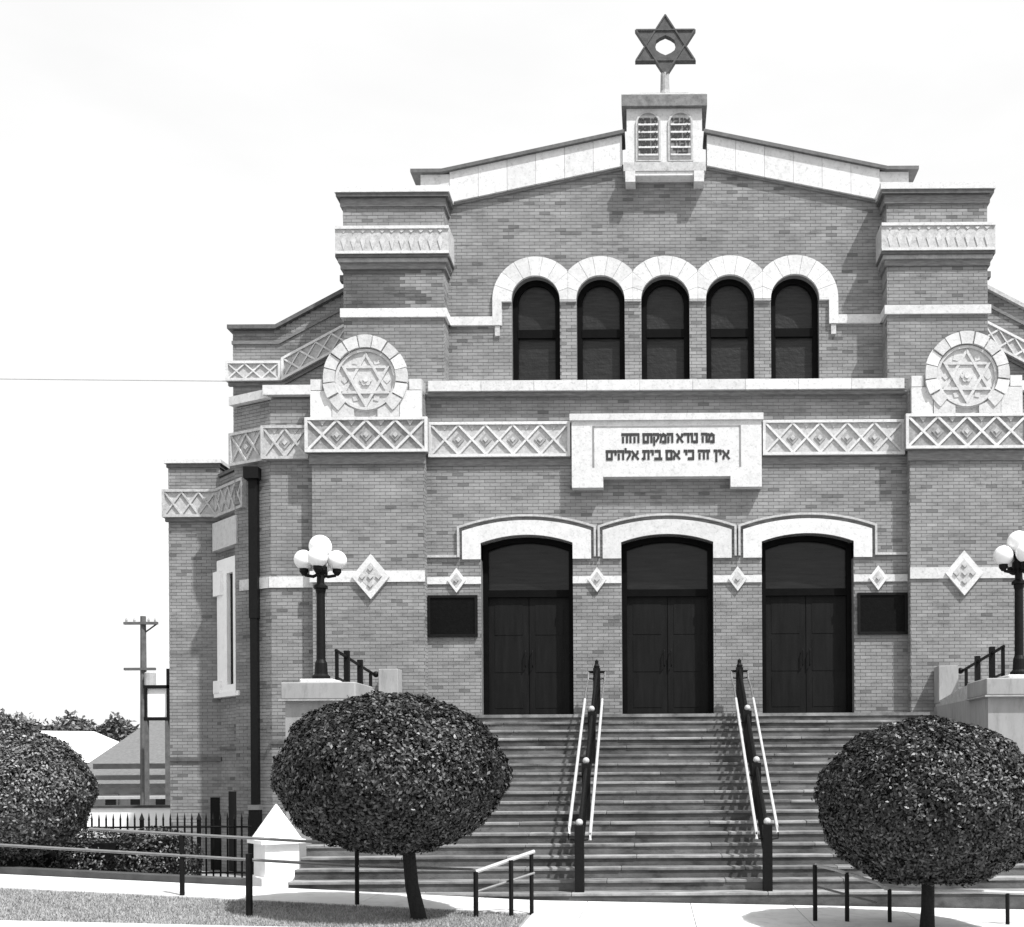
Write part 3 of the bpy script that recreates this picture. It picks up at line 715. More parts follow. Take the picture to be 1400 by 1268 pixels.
# ---- pedestal with the two tablets and the star
PP = plane(22.38)
pd = MB().prism([(-.76, 14.16), (.76, 14.16), (.76, 15.27), (-.76, 15.27)], PP, 0, -.70).build('tablet_pedestal', M['stone'], B)
MB().box(AX - .86, AX + .86, 22.28, 23.18, 15.272, 15.50).build('pedestal_cap', M['cap_stone'], pd)
MB().box(AX - .84, AX + .84, 22.30, 23.16, 15.502, 15.53).build('pedestal_cap', M['stone'], pd)
MB().box(AX - .49, AX + .49, 22.42, 23.05, 15.532, 15.62).build('pedestal_cap', M['stone_aged'], pd)
MB().box(AX - .83, AX + .83, 22.31, 23.15, 13.98, 14.158).build('pedestal_base', M['stone_aged'], pd)
MB().box(AX - .80, AX + .80, 22.33, 23.0, 13.90, 13.978).build('pedestal_base', M['stone'], pd)
for s in (-1, 1): MB().box(AX + s*.69 - .10, AX + s*.69 + .10, 22.30, 22.66, 13.76, 13.975).build('pedestal_foot', M['stone'], pd)
COMM = {1: ['אנכי', 'לא יהיה', 'לא תשא', 'זכור', 'כבד'], -1: ['לא תרצח', 'לא תנאף', 'לא תגנב', 'לא תענה', 'לא תחמד']}
for s in (-1, 1):
    c = s * .325
    ar = [(c - .25*math.cos(math.pi*q/12), 14.97 + .24*math.sin(math.pi*q/12)) for q in range(13)]
    MB().prism([(c - .25, 14.20)] + ar + [(c + .25, 14.20)], PP, .03, -.01).build('stone_tablet', M['stone_aged'], pd)
    ai = [(c - .215*math.cos(math.pi*q/12), 14.96 + .21*math.sin(math.pi*q/12)) for q in range(13)]
    MB().prism([(c - .215, 14.23)] + ai + [(c + .215, 14.23)], PP, .034, .02).build('tablet_field', M['tablet_field'], pd)
    for i, tx in enumerate(COMM[s]):
        MB().prism([(c - .20, 14.915 - i*.152), (c + .20, 14.915 - i*.152), (c + .20, 14.952 - i*.152), (c - .20, 14.952 - i*.152)], PP, .040, .03).build('ruled_line', M['stone'], pd)
        wd_ = min(.36, .085 * len(tx.replace(' ', '')) + .03)
        hebrew(tx, PP, c, 14.972 - i*.152, .075, wd_, .020, .03, .046, MB()).build('lettering', M['letter'], pd)
MB().lathe([(.24, 0), (.24, .05), (.13, .09), (.095, .20), (.085, .56)], (AX + .02, 22.73, 15.62), 12).build('star_stem', M['stone_grey'], pd)
sx, sz, SR = AX + .035, 16.74, .64
st = MB(); Ps = lambda u, v, d: (sx + u, 22.73 - d, sz + v)
star_out = []
for i in range(12):
    r = SR if i % 2 == 0 else SR * .577
    a = math.pi/2 + i*math.pi/6; star_out.append((r*math.cos(a)*1.12, r*math.sin(a)))
hole = [(.205*math.cos(math.pi/2 + i*math.pi/6)*1.05, .205*math.sin(math.pi/2 + i*math.pi/6) * (1 if i % 2 == 0 else .9)) for i in range(12)]
for i in range(12):
    j = (i + 1) % 12; st.prism([hole[i], hole[j], star_out[j], star_out[i]], Ps, .06, -.06)
bm_star = st.build('star_finial', M['star_metal'], B, bevel=0)
tt = .03
for k in (0, 1):                                     # raised edges of the two interlaced triangles
    V = [(SR*math.cos(math.pi/2 + k*math.pi + i*2*math.pi/3)*1.08, SR*math.sin(math.pi/2 + k*math.pi + i*2*math.pi/3)*.96) for i in range(3)]
    for i in range(3):
        (x0, y0), (x1, y1) = V[i], V[(i+1) % 3]; dx, dy = x1-x0, y1-y0; L = math.hypot(dx, dy); nx, ny = -dy/L*tt/2, dx/L*tt/2
        MB().prism([(x0+nx, y0+ny), (x0-nx, y0-ny), (x1-nx, y1-ny), (x1+nx, y1+ny)], Ps, .075 + .004*k + .001*i, .055).build('star_rib', M['star_metal'], bm_star)

# ---- wide rear block with sloping parapets
for s in (-1, 1):
    q = lambda u: s * u
    def zt_(u): return 11.33 if u > 8.25 else 11.33 + (8.25 - u) * .526
    MB().prism([(q(9.18), 7.5), (q(5.8), 7.5), (q(5.8), zt_(5.8)), (q(8.25), 11.33), (q(9.18), 11.33)], PR, 0, -10).build('rear_block', M['mortar'], B)
    def sp(z, s=s):
        lo = 6.0 if z < 11.33 else 6.0
        hi = 9.18 if z < 11.30 else 8.25 - (z - 11.33) / .526
        return [] if hi <= lo else [((lo, hi) if s > 0 else (-hi, -lo))]
    bricks(PR, 9.3, 12.4, sp)
    xo = AX + s*9.18
    bricks(lambda u, v, d, xo=xo, s=s: (xo + s*d, 23.6 + u, v), 8.4, 11.3, lambda z: [(0, 5)])
    MB().prism([(q(9.27), 11.335), (q(8.25), 11.335), (q(5.8), 11.335 + 2.45*.526), (q(5.8), 11.42 + 2.45*.526), (q(8.25), 11.42), (q(9.27), 11.42)], PR, .11, -10.1).build('parapet_coping', M['metal_dark'] if s < 0 else M['stone_aged'], B)  # right coping paler than the left: its sunlit look is put into the material
    MB().prism([(q(9.20), 11.03), (q(8.20), 11.03), (q(5.9), 11.03 + 2.3*.526), (q(5.9), 11.10 + 2.3*.526), (q(8.20), 11.10), (q(9.20), 11.10)], PR, .04, -.02).build('brick_ledge', M['brick_trim'], B)
    PF = PR
    u0, u1 = (8.13, 9.30) if s > 0 else (-9.30, -8.13)
    frieze(PF, u0, u1, 10.22, 10.64, .33, proj=.10, ground='recess_pale', bar='stone', bw_=.03, small=True)
    if s < 0: frieze(PF, -8.12, -6.0, 10.22, 10.70, .33, proj=.10, ground='recess_pale', bar='stone', bw_=.03, small=True, slope=.53)
    else: frieze(lambda u, v, d: PR(u, v, d), 6.0, 8.12, 10.22 + 2.12*.53, 10.70 + 2.12*.53, .33, proj=.10, ground='recess_pale', bar='stone', bw_=.03, small=True, slope=-.53)
    MB().prism([(q(9.27), 10.14), (q(8.12), 10.14), (q(6.0), 10.14 + 2.12*.53), (q(6.0), 10.21 + 2.12*.53), (q(8.12), 10.21), (q(9.27), 10.21)], PR, .06, -.02).build('brick_ledge', M['brick_trim'], B)
MB().lathe([(.20, 0), (.20, .1), (.26, .12), (.26, .16), (.05, .20)], (AX - 8.55, 24.2, 11.42), 14).build('roof_vent', M['stone_aged'], B)
MB().box(AX - 9.1, AX + 9.1, 23.9, 33.5, 9.3, 11.2).build('rear_roof', M['shingle'], B)

# ---- left wing: front face, then a canted bay with a tall narrow window (mirrored on the right)
for s in (-1, 1):
    f0, f1 = AX + s*9.36, AX + s*10.44
    PW = plane(23.3)
    a, b = sorted((s*9.36, s*10.44))
    MB().box(AX + a, AX + b, 23.3, 33, -.5, 8.40).build('wing', M['mortar'], B)
    bricks(PW, -.12, 8.38, lambda z, a=a, b=b: ([(a, b)] if z > 1.42 or True else []))
    bricks(lambda u, v, d, f1=f1, s=s: (f1 + s*d, 23.3 + u, v), -.12, 8.38, lambda z: [(0, 6)])
    MB().box(AX + a - .07, AX + b + .05, 23.22, 33.1, 8.42, 8.49).build('wing_coping', M['stone'], B)
    MB().box(AX + a - .03, AX + b + .02, 23.26, 33.05, 8.34, 8.415).build('wing_coping', M['metal_dark'], B)
    fr = frieze(PW, a - (.09 if s < 0 else 0), b + (.09 if s > 0 else 0), 7.28, 7.86, .36, proj=.09, ground='recess_pale', bar='stone_aged', bw_=.035, small=True)
    MB().prism([(a - .05, 7.20), (b + .05, 7.20), (b + .05, 7.275), (a - .05, 7.275)], PW, .07, -.01).build('brick_ledge', M['brick_trim'], B)
    MB().prism([(a - .01, 2.18), (b + .01, 2.18), (b + .01, 2.27), (a - .01, 2.27)], PW, .045, -.01).build('ledge', M['metal_dark'], B)
    # canted bay
    n0 = (AX + s*8.32, 22.24)
    PB, L = oblique(f0, 23.3, n0[0], n0[1]) if s < 0 else oblique(n0[0], n0[1], f0, 23.3)
    U = (lambda t: t) if s < 0 else (lambda t: L - t)          # t measured from the far end
    def rect(t0, t1): 
        x0, x1 = sorted((U(t0), U(t1))); return x0, x1
    MB().prism([(0, -.5), (L, -.5), (L, 8.12), (0, 8.12)], PB, 0, -.6).build('wing', M['mortar'], B)
    w0, w1 = rect(.50, .80)
    bricks(PB, -.12, 8.10, lambda z, w0=w0, w1=w1: [(0, w0), (w1, L)] if 3.75 < z < 6.04 else [(0, L)])
    x0, x1 = rect(-.05, L - .12)
    frieze(PB, x0, x1, 7.26, 7.86, .36, proj=.10, ground='recess_pale', bar='stone_aged', bw_=.035, small=True)
    MB().prism([(0, 8.13), (L, 8.13), (L, 8.19), (0, 8.19)], PB, .05, -.6).build('wing_coping', M['metal_dark'], B)
    x0, x1 = rect(-.02, 1.12)
    MB().prism([(x0, 6.56), (x1, 6.56), (x1, 7.14), (x0, 7.14)], PB, .16, -.01).build('carved_panel', M['stone'], B)  # brighter stone stands in for sunlight on this shaded face
    wd = MB()
    for (t0, t1, z0, z1) in ((.02, .50, 3.60, 6.36), (.80, 1.10, 3.60, 6.36), (.501, .799, 6.04, 6.36), (.501, .799, 3.60, 3.75)):
        x0, x1 = rect(t0, t1); wd.prism([(x0, z0), (x1, z0), (x1, z1), (x0, z1)], PB, .09, -.01)
    wd = wd.build('window', M['white_paint_sunlit_trim'], B)  # frame and trim whitened in colour to look sunlit on the canted bay
    for (t0, t1, z0, z1) in ((-.04, .30, 5.62, 6.12), (-.06, .24, 3.58, 3.85), (-.02, 1.16, 3.50, 3.598)):
        x0, x1 = rect(t0, t1); MB().prism([(x0, z0), (x1, z0), (x1, z1), (x0, z1)], PB, .15, -.01).build('window_trim', M['white_paint_sunlit_trim'], wd)
    x0, x1 = rect(.501, .799)
    MB().prism([(x0, 3.751), (x1, 3.751), (x1, 6.039), (x0, 6.039)], PB, .012, -.005).build('window_pane', M['iron'], wd)
    # basement lights
    x0, x1 = (-9.60, -9.40) if s < 0 else (9.40, 9.60)
    MB().prism([(x0, -.1), (x1, -.1), (x1, 1.42), (x0, 1.42)], PW, .012, -.005).build('basement_window', M['iron'], B)
    x0, x1 = rect(.35, .72)
    MB().prism([(x0, -.1), (x1, -.1), (x1, 1.55), (x0, 1.55)], PB, .012, -.005).build('basement_window', M['iron'], B)
    x0, x1 = rect(-.0, L)
    MB().prism([(x0, 2.42), (x1, 2.42), (x1, 2.48), (x0, 2.48)], PB, .04, -.01).build('ledge', M['metal_dark'], B)
# downpipe in the corner between wing and body
dp = MB().box(AX - 8.29, AX - 8.12, 21.98, 22.14, 5.0, 7.75)
dp = dp.build('downpipe', M['iron'], B)
MB().box(AX - 8.275, AX - 8.135, 21.99, 22.13, 1.3, 4.998).build('downpipe_length', M['iron'], dp)
MB().box(AX - 8.36, AX - 8.07, 21.90, 22.17, 7.752, 7.98).build('leader_head', M['iron'], dp)
MB().box(AX - 8.32, AX - 8.09, 21.94, 22.16, 1.20, 1.298).build('pipe_collar', M['rail'], dp)
MB().box(AX - 8.31, AX - 8.10, 21.95, 22.16, -.12, 1.198).build('pipe_boot', M['iron'], dp)

bo = BRICKS.build('brickwork', M['brick'], B, recalc=False, tone=True); bo['kind'] = 'stuff'

# ------------------------------------------------------------ stairs
S = thing('front_stairs', 'broad flight of worn concrete steps climbing to the three doors', 'stairs', (AX, 18.9, 0))
RS = SILL / 19; TR = .29; YL = 21.5
MB().box(AX - 5.22, AX + 5.22, YL, 22.0, 2.4, SILL - .06).build('landing', M['step'], S)
MB().box(AX - 5.22, AX + 5.22, YL - .022, 21.985, SILL - .059, SILL).build('landing_slab', M['nosing'], S)
for k in range(1, 19):
    zt = SILL - k*RS; yf = YL - k*TR
    hw = 5.22 if yf > 18.05 else 5.75
    P = lambda u, v, d: (AX + d, u, v)
    o = MB().prism([(yf, zt - .048), (yf, -.4), (yf + TR, -.4), (yf + TR, zt - .048)], P, -hw, hw).build('step', M['step'], S)
    nb_ = rnd.choice((5, 6, 7)); cu = [-hw] + [-hw + 2*hw*(q + rnd.uniform(-.18, .18))/nb_ for q in range(1, nb_)] + [hw]
    for q in range(nb_):                             # the treads are slabs, each settled and worn a little differently
        dz = rnd.uniform(-.004, .003); dy = rnd.uniform(-.006, .005)
        MB().prism([(yf - .022 + dy, zt - .047), (yf + TR - .012 + dy, zt - .047), (yf + TR - .012 + dy, zt + dz), (yf - .022 + dy, zt + dz)], P, cu[q] + .003, cu[q+1] - .003).build('tread', M['nosing'], o, bevel=.008)

# ------------------------------------------------------------ cheek walls, lamps and their rails
def cheek(s, label):
    t = thing('cheek_wall', label, 'wall', (AX + s*5.75, 20, 0), 'walls flanking the stairs')
    a, b = sorted((AX + s*5.2, AX + s*6.32))
    MB().box(a, b, 18.20, 21.74, -.4, 3.14).build('wall_body', M['limestone'], t)
    MB().box(a - .05, b + .05, 18.12, 19.25, 3.142, 3.42).build('pier_cap', M['limestone'], t, bevel=.015)
    MB().box(a - .08, b + .08, 18.09, 19.28, 3.115, 3.141).build('pier_cap', M['stone_grey'], t)
    P = lambda u, v, d: (d, u, v)
    MB().prism([(19.28, 3.142), (21.72, 3.142), (21.72, 3.22), (19.28, 3.42)], P, a + .02, b - .02).build('coping', M['stone_aged'], t)
    c = AX + s*5.88
    MB().box(c - .28, c + .28, 18.42, 18.98, 3.422, 3.50).build('lamp_plinth', M['stone'], t, bevel=.02)
    x0, x1 = sorted((AX + s*5.2, AX + s*5.58))
    MB().box(x0, x1, 21.35, 21.72, 3.20, 3.92).build('end_pier', M['limestone'], t, bevel=.01)
    # shorter low wall stepping down beside the lower steps
    return t
cheek(-1, 'pale stone wall flanking the stairs behind the left clipped tree')
cheek(1, 'pale stone wall flanking the stairs at the right edge')

def lamp_post(x, y, z):
    t = thing('lamp_post', 'black lamp post with white globes on the stone pier behind the left clipped tree', 'street lamp', (x, y, z), 'globe lamps flanking the stairs')
    MB().lathe([(.15, 0), (.15, .06), (.11, .10), (.10, .28), (.075, .34), (.070, 1.45), (.085, 1.50), (.085, 1.55), (.065, 1.58), (.06, 1.80)], (x, y, z), 16).build('pole', M['iron'], t, smooth=False)
    MB().lathe([(.12, 1.54), (.12, 1.58), (.07, 1.62)], (x, y, z), 14).build('pole_collar', M['iron'], t)
    MB().lathe([(.07, 1.78), (.11, 1.84), (.11, 1.90), (.07, 1.95), (.09, 2.02), (.09, 2.05)], (x, y, z), 14).build('top_fitter', M['iron'], t)
    MB().sphere((x, y, z + 2.25), .19).build('globe', M['opal'], t, smooth=True)
    for k in range(4):
        a = math.pi/2*k + .12; dx, dy = math.cos(a), math.sin(a)
        MB().tube([(x, y, z + 1.80), (x + dx*.12, y + dy*.12, z + 1.74), (x + dx*.24, y + dy*.24, z + 1.76), (x + dx*.27, y + dy*.27, z + 1.84)], .028, 8).build('arm', M['iron'], t)
        MB().lathe([(.03, 1.76), (.075, 1.82), (.075, 1.87)], (x + dx*.27, y + dy*.27, z), 12).build('globe_fitter', M['iron'], t)
        MB().sphere((x + dx*.27, y + dy*.27, z + 2.02), .165).build('globe', M['opal'], t, smooth=True)
    return t
L1 = lamp_post(AX - 5.88, 18.70, 3.50)
L2 = copy_tree(L1); L2.location = (AX + 5.88, 18.70, 3.50)
L2['label'] = 'black lamp post with white globes at the right edge, above the right clipped tree'

def cheek_rail(s, label):
    c = AX + s*5.70
    t = thing('wall_rail', label, 'railing', (c, 19, 3.4), 'low black rails on the stair walls')
    ys_ = (19.0, 19.62, 20.5, 21.25)
    top = lambda y: 4.04 - (y - 19)*.085; bot = lambda y: 3.44 - max(0, y - 19.28)*.082
    MB().tube([(c, 18.95, top(18.95) - .02), (c, 21.5, top(21.5))], .028, 8).build('top_rail', M['iron'], t)
    MB().tube([(c, 18.95, bot(19) + .13), (c, 21.35, bot(21.3) + .12)], .022, 8).build('bottom_rail', M['iron'], t)
    for i, y in enumerate(ys_):
        r = .045 if i in (1, 2) else .026
        MB().box(c - r, c + r, y - r, y + r, bot(y) - .02, top(y) + (.10 if i in (1, 2) else -.02)).build('post', M['iron'], t)
    MB().sphere((c - s*.04, 21.5, top(21.5)), .06, 12, 8).build('end_knob', M['iron'], t, smooth=True)
cheek_rail(-1, 'short black iron rail sloping behind the left globe lamp')
cheek_rail(1, 'short black iron rail sloping beside the right globe lamp')

# lower end pier with the pyramid cap
def pyramid_pier(x, y, label):
    z0 = g(x) - .15
    t = thing('gate_pier', label, 'pillar', (x, y, z0), 'white piers with pyramid caps')
    def rot(h): return [(x + h*math.cos(k*math.pi/2 + R(-97)), y + h*math.sin(k*math.pi/2 + R(-97))) for k in range(4)]
    def pr(h, a, b, name, mat='white_paint_sunlit_trim', h2=None):
        m = MB(); lo = rot(h); hi = rot(h2 if h2 is not None else h)
        m.v = [(p[0], p[1], a) for p in lo] + [(p[0], p[1], b) for p in hi]
        m.f = [(0,1,2,3), (4,5,6,7)] + [(i, (i+1) % 4, 4 + (i+1) % 4, 4 + i) for i in range(4)]; m.tone = [.5]*6
        m.build(name, M[mat], t)
    pr(.48, z0, z0 + .22, 'pier_base'); pr(.37, z0 + .221, .86, 'pier_shaft'); pr(.48, .861, .92, 'cap_slab')
    pr(.42, .921, 1.46, 'pyramid_cap', h2=.012)
pyramid_pier(-5.88, 17.2, 'white square pier with a pyramid cap behind the clipped tree left of the stairs')

# ------------------------------------------------------------ double handrails on the stairs
def stair_z(y): return SILL - max(0, min(18, (YL - y) / TR)) * RS
def stair_rail(u, label):
    x = AX + u
    t = thing('stair_rail', label, 'handrail', (x, 16.4, 0), 'iron balustrades dividing the stairs')
    hs = lambda y: SILL - (YL - y) / TR * RS
    yp = [16.42, 18.10, 19.80, 21.62]
    for y in yp:
        zb = stair_z(y) - .02; zt = min(hs(y), SILL) + .90
        MB().box(x - .068, x + .068, y - .068, y + .068, max(zb, -.02) if y > 16.5 else g(x) - .1, zt).build('newel_post', M['iron'], t)
        if y < 21: MB().sphere((x, y, zt + .05), .055, 12, 8).build('ball_finial', M['rail_worn'], t, smooth=True)
        else: MB().lathe([(.05, 0), (.06, .04), (.035, .08), (.035, .14), (.01, .17)], (x, y, zt), 10).build('finial', M['iron'], t)
    for j in range(3):
        a, b = yp[j] + .06, yp[j+1] - .06
        hz = lambda y: min(hs(y), SILL)
        MB().tube([(x, a, hz(a) + .84), (x, b, hz(b) + .84)], .03, 8).build('mid_rail', M['iron'], t)
        MB().tube([(x, a, hz(a) + .18), (x, b, hz(b) + .18)], .022, 8).build('mid_rail', M['iron'], t)
        k = 13
        for i in range(1, k):
            y = a + (b - a)*i/k
            MB().box(x - .022, x + .022, y - .018, y + .018, hz(y) + .18, hz(y) + .83).build('baluster', M['iron'], t)
    for q in (-1, 1):
        xq = x + q*.16
        y0, y1 = 16.55, 21.62
        if q*u < 0: y0 = 16.40
        MB().tube([(xq, y0, hs(y0) + .70), (xq, y0 + .04, hs(y0) + .80), (xq, 20.45, hs(20.45) + .80)], .025, 8).build('handrail', M['rail_worn'], t)
        MB().tube([(xq, 20.451, hs(20.45) + .80), (xq, 20.9, hs(20.9) + .80), (xq, 21.45, hs(20.9) + .98), (xq, y1, SILL + .82)], .018, 8).build('upper_handrail', M['rail'], t)
        for y in yp:
            MB().tube([(x, y, min(hs(y), SILL) + .68), (xq, y, min(hs(y), SILL) + .70), (xq, y, min(hs(y), SILL) + .79)], .013, 6).build('bracket', M['iron'], t)
    MB().box(x - .16, x + .16, 21.60, 21.64, SILL + .80, SILL + .85).build('cross_bar', M['iron'], t)
stair_rail(-1.39, 'left iron stair handrail, foot before the gap between left and middle doors')
stair_rail(1.39, 'right iron stair handrail, foot before the gap between middle and right doors')

# ------------------------------------------------------------ pipe railings along the sidewalk
def pipe_rail(name, label, rails, posts, group=None, mat='rail', pm='iron'):
    x, y = posts[0][0], posts[0][1]
    t = thing(name, label, 'railing', (x, y, g(x)), group)
    for r_ in rails: MB().tube(r_[0], r_[1], 8).build('rail', M[r_[2] if len(r_) > 2 else mat], t)
    for (x, y, zt, r) in posts: MB().tube([(x, y, g(x) - .1), (x, y, zt)], r, 8).build('post', M[pm], t)
    return t
def lin(x, x0, z0, x1, z1): return z0 + (z1 - z0) * (x - x0) / (x1 - x0)
A_ = lambda x: lin(x, -8.45, .985, -4.0, .70) if x < -4 else lin(x, -4.0, .70, -2.3, .655)
Bz = lambda x: lin(x, -7.37, 1.20, -4.6, 1.03)
pipe_rail('pipe_railing', 'long two-bar grey pipe railing along the sidewalk from the left edge past the left tree',
    [([(-12, 14.9, A_(-12)), (-8.4, 14.9, A_(-8.4)), (-4, 14.85, .70), (-2.33, 14.7, .655)], .020), ([(-7.6, 14.9, Bz(-7.6)), (-4.0, 14.85, Bz(-4.0))], .020)],
    [(-10.8, 14.9, A_(-10.8), .022), (-8.85, 14.9, A_(-8.85), .022), (-6.36, 14.9, Bz(-6.36), .034), (-4.0, 14.85, Bz(-4.0), .030)])
pipe_rail('iron_post', 'single dark iron post in the grass left of the white pyramid pier', [], [(-4.93, 13.45, .98, .042)])
pipe_rail('ramp_railing', 'short pale-topped railing rising towards the stairs right of the left clipped tree',
    [([(-2.33, 14.35, .66), (-1.62, 14.8, .885)], .026, 'rail_worn'), ([(-2.33, 14.35, .40), (-1.62, 14.8, .60)], .017)],
    [(-2.33, 14.35, .66, .032), (-1.90, 14.55, .79, .030), (-1.66, 14.8, .87, .028)], 'short rails before the stairs')
pipe_rail('ramp_railing', 'short pale-topped railing stepping down in front of the right clipped tree',
    [([(2.09, 14.6, .70), (2.35, 14.6, .64), (2.9, 14.6, .46), (3.02, 14.6, .39)], .022, 'rail_worn'), ([(3.0, 14.6, .385), (4.9, 14.6, .31), (7.5, 14.6, .22)], .024, 'rail_worn'), ([(2.09, 14.6, .42), (2.9, 14.6, .20)], .015)],
    [(2.09, 14.6, .70, .030), (2.51, 14.6, .60, .030), (3.07, 14.6, .38, .028), (4.62, 14.6, .31, .028), (6.4, 14.6, .24, .028)], 'short rails before the stairs')

# ------------------------------------------------------------ dark kerb and spiked iron fence on the left
kb = sheet('yard_kerb', [-13, -9, -6.1], 16.26, 16.50, .09, M['kerb_dark'], .3); tag(kb, kind='structure')
fe = thing('picket_fence', 'black spiked iron picket fence before the left wing', 'fence', (-9, 21, -.12))
XF0, XF1 = -10.8, -7.65
for z in (.05, .92): MB().tube([(XF0, 21, z), (XF1, 21, z)], .02, 6).build('rail', M['iron'], fe)
x = XF0; i = 0
while x < XF1:
    big = i % 8 == 0
    m = MB(); r = .03 if big else .013
    m.box(x - r, x + r, 21 - r, 21 + r, -.15, 1.06)
    k = len(m.v); m.v += [(x - r*1.8, 21, 1.06), (x, 21 - r*1.8, 1.06), (x + r*1.8, 21, 1.06), (x, 21 + r*1.8, 1.06), (x, 21, 1.20)]
    m.f += [(k, k+1, k+4), (k+1, k+2, k+4), (k+2, k+3, k+4), (k+3, k, k+4), (k+3, k+2, k+1, k)]; m.tone += [.5]*5
    m.build('picket', M['iron'], fe); x += .135; i += 1

# ------------------------------------------------------------ foliage
def leaf_mesh(name, c, rad, n, size, mat, parent, seed, shell=(.86, 1.02), lump=.030, zcut=None, flat=.68):
    rg = np.random.default_rng(seed)
    d = rg.normal(size=(n, 3)); d /= np.linalg.norm(d, axis=1)[:, None]
    ph = rg.uniform(0, 6.28, 6)
    lum = 1 + lump * (np.sin(d[:, 0]*7 + ph[0]) * np.sin(d[:, 2]*8 + ph[1]) + .7*np.sin(d[:, 1]*13 + ph[2]) * np.sin(d[:, 0]*15 + ph[3]) + .5*np.sin(d[:, 2]*22 + ph[4]) * np.sin(d[:, 0]*24 + ph[5]))
    rr = (shell[0] + (shell[1] - shell[0]) * rg.random(n) ** .6) * lum
    stray = rg.random(n) < .02; rr[stray] *= rg.uniform(1.0, 1.035, stray.sum())
    P = d * rr[:, None] * np.array(rad)
    if zcut is not None: P[:, 2] = np.maximum(P[:, 2], -rad[2]*zcut + rg.normal(0, .03, n))
    nrm = d / np.array(rad); nrm /= np.linalg.norm(nrm, axis=1)[:, None]
    nn = nrm * flat + rg.normal(size=(n, 3)) * (1 - flat) * .9 + np.array([0, 0, .15]); nn /= np.linalg.norm(nn, axis=1)[:, None]
    t = rg.normal(size=(n, 3)); t -= (t * nn).sum(1)[:, None] * nn; t /= np.linalg.norm(t, axis=1)[:, None]
    b = np.cross(nn, t)
    s = size * rg.uniform(.65, 1.3, n)[:, None]
    fold = nn * s * .18
    V = np.stack([P - t*s, P - b*s*.5 + fold, P + t*s, P + b*s*.5 + fold], 1).reshape(-1, 3)
    off = Vector(c) - parent.location
    V += np.array([off.x, off.y, off.z])
    me = bpy.data.meshes.new(name); me.vertices.add(4*n); me.vertices.foreach_set('co', V.ravel().astype(np.float32))
    me.loops.add(4*n); me.loops.foreach_set('vertex_index', np.arange(4*n)); me.polygons.add(n)
    me.polygons.foreach_set('loop_start', np.arange(n)*4); me.polygons.foreach_set('loop_total', np.full(n, 4)); me.update(calc_edges=True)
    at = me.attributes.new('tone', 'FLOAT', 'FACE'); at.data.foreach_set('value', (rg.random(n)**3.2).astype(np.float32))
    me.materials.append(mat); o = bpy.data.objects.new(name, me); col.objects.link(o); o.parent = parent
    return o
def clipped_tree(label, c, rad, base, seed, mat='leaf', n=80000, r0=.085, size=.029, zcut=.93):
    t = thing('clipped_tree', label, 'tree', base, 'round clipped trees along the sidewalk')
    tx = c[0]; ty = c[1]; zb = c[2] - rad[2]
    MB().tube([(base[0], base[1], base[2] - .1), (base[0], base[1], base[2] + .04), (base[0]*.75 + tx*.25, ty, base[2]*.5 + zb*.5), (base[0]*.6 + tx*.4, ty, zb + .15), (tx, ty, c[2])],
              [r0*1.5, r0*1.15, r0, r0*.95, r0*.5], 12).build('trunk', M['bark'], t, smooth=True)
    for k in range(7):
        a = k*.9 + seed; e = .5
        MB().tube([(base[0]*.6 + tx*.4, ty, zb + .10), (tx + rad[0]*.35*math.cos(a), ty + rad[1]*.35*math.sin(a), zb + rad[2]*.5), (tx + rad[0]*.75*math.cos(a), ty + rad[1]*.75*math.sin(a), c[2] + .1)],
                  [r0*.5, r0*.35, r0*.12], 6).build('limb', M['bark'], t, smooth=True)
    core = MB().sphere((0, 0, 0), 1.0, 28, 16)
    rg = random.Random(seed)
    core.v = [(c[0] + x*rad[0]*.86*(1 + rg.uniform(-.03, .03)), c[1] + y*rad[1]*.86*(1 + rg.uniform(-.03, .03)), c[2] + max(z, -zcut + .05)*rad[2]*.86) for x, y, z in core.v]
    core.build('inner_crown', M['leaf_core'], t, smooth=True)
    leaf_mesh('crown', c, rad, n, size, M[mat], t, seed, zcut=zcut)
    for k in range(26):                              # stray shoots the shears have missed
        d = Vector((rg.gauss(0, 1), rg.gauss(0, 1), abs(rg.gauss(0, 1)) * .8 - .1)).normalized(); p = Vector((c[0] + d.x*rad[0]*.97, c[1] + d.y*rad[1]*.97, c[2] + d.z*rad[2]*.97))
        L_ = rg.uniform(.04, .11); e = p + (d + Vector((rg.gauss(0, .3), rg.gauss(0, .3), .5))).normalized() * L_
        m = MB().tube([p, e], [.004, .002], 4)
        for q in range(5):
            f = p.lerp(e, .3 + .17*q); a = Vector((rg.gauss(0, 1), rg.gauss(0, 1), rg.gauss(0, 1))).normalized() * .028; b = a.cross(d).normalized() * .012
            kk = len(m.v); m.v += [tuple(f), tuple(f + a*.5 + b), tuple(f + a), tuple(f + a*.5 - b)]; m.f.append((kk, kk+1, kk+2, kk+3)); m.tone.append(rg.random()**2)
        m.build('shoot', M[mat], t, recalc=False, tone=True)
    return t
clipped_tree('round clipped tree with a dark ball crown left of the stairs, covering the white pier', (-3.29, 13.9, 1.93), (1.40, 1.38, 1.00), (-2.98, 13.9, g(-2.98)), 11)
clipped_tree('round clipped tree with a dark ball crown at the right, over the low rail', (3.43, 13.9, 1.53), (1.38, 1.38, 1.03), (3.39, 13.9, g(3.39)), 23)
clipped_tree('paler round clipped tree cut by the left edge of the picture', (-9.95, 17.0, 1.66), (1.22, 1.15, 1.03), (-9.8, 17.0, ground_z(-9.8, 17)), 31, mat='leaf_pale', n=60000)
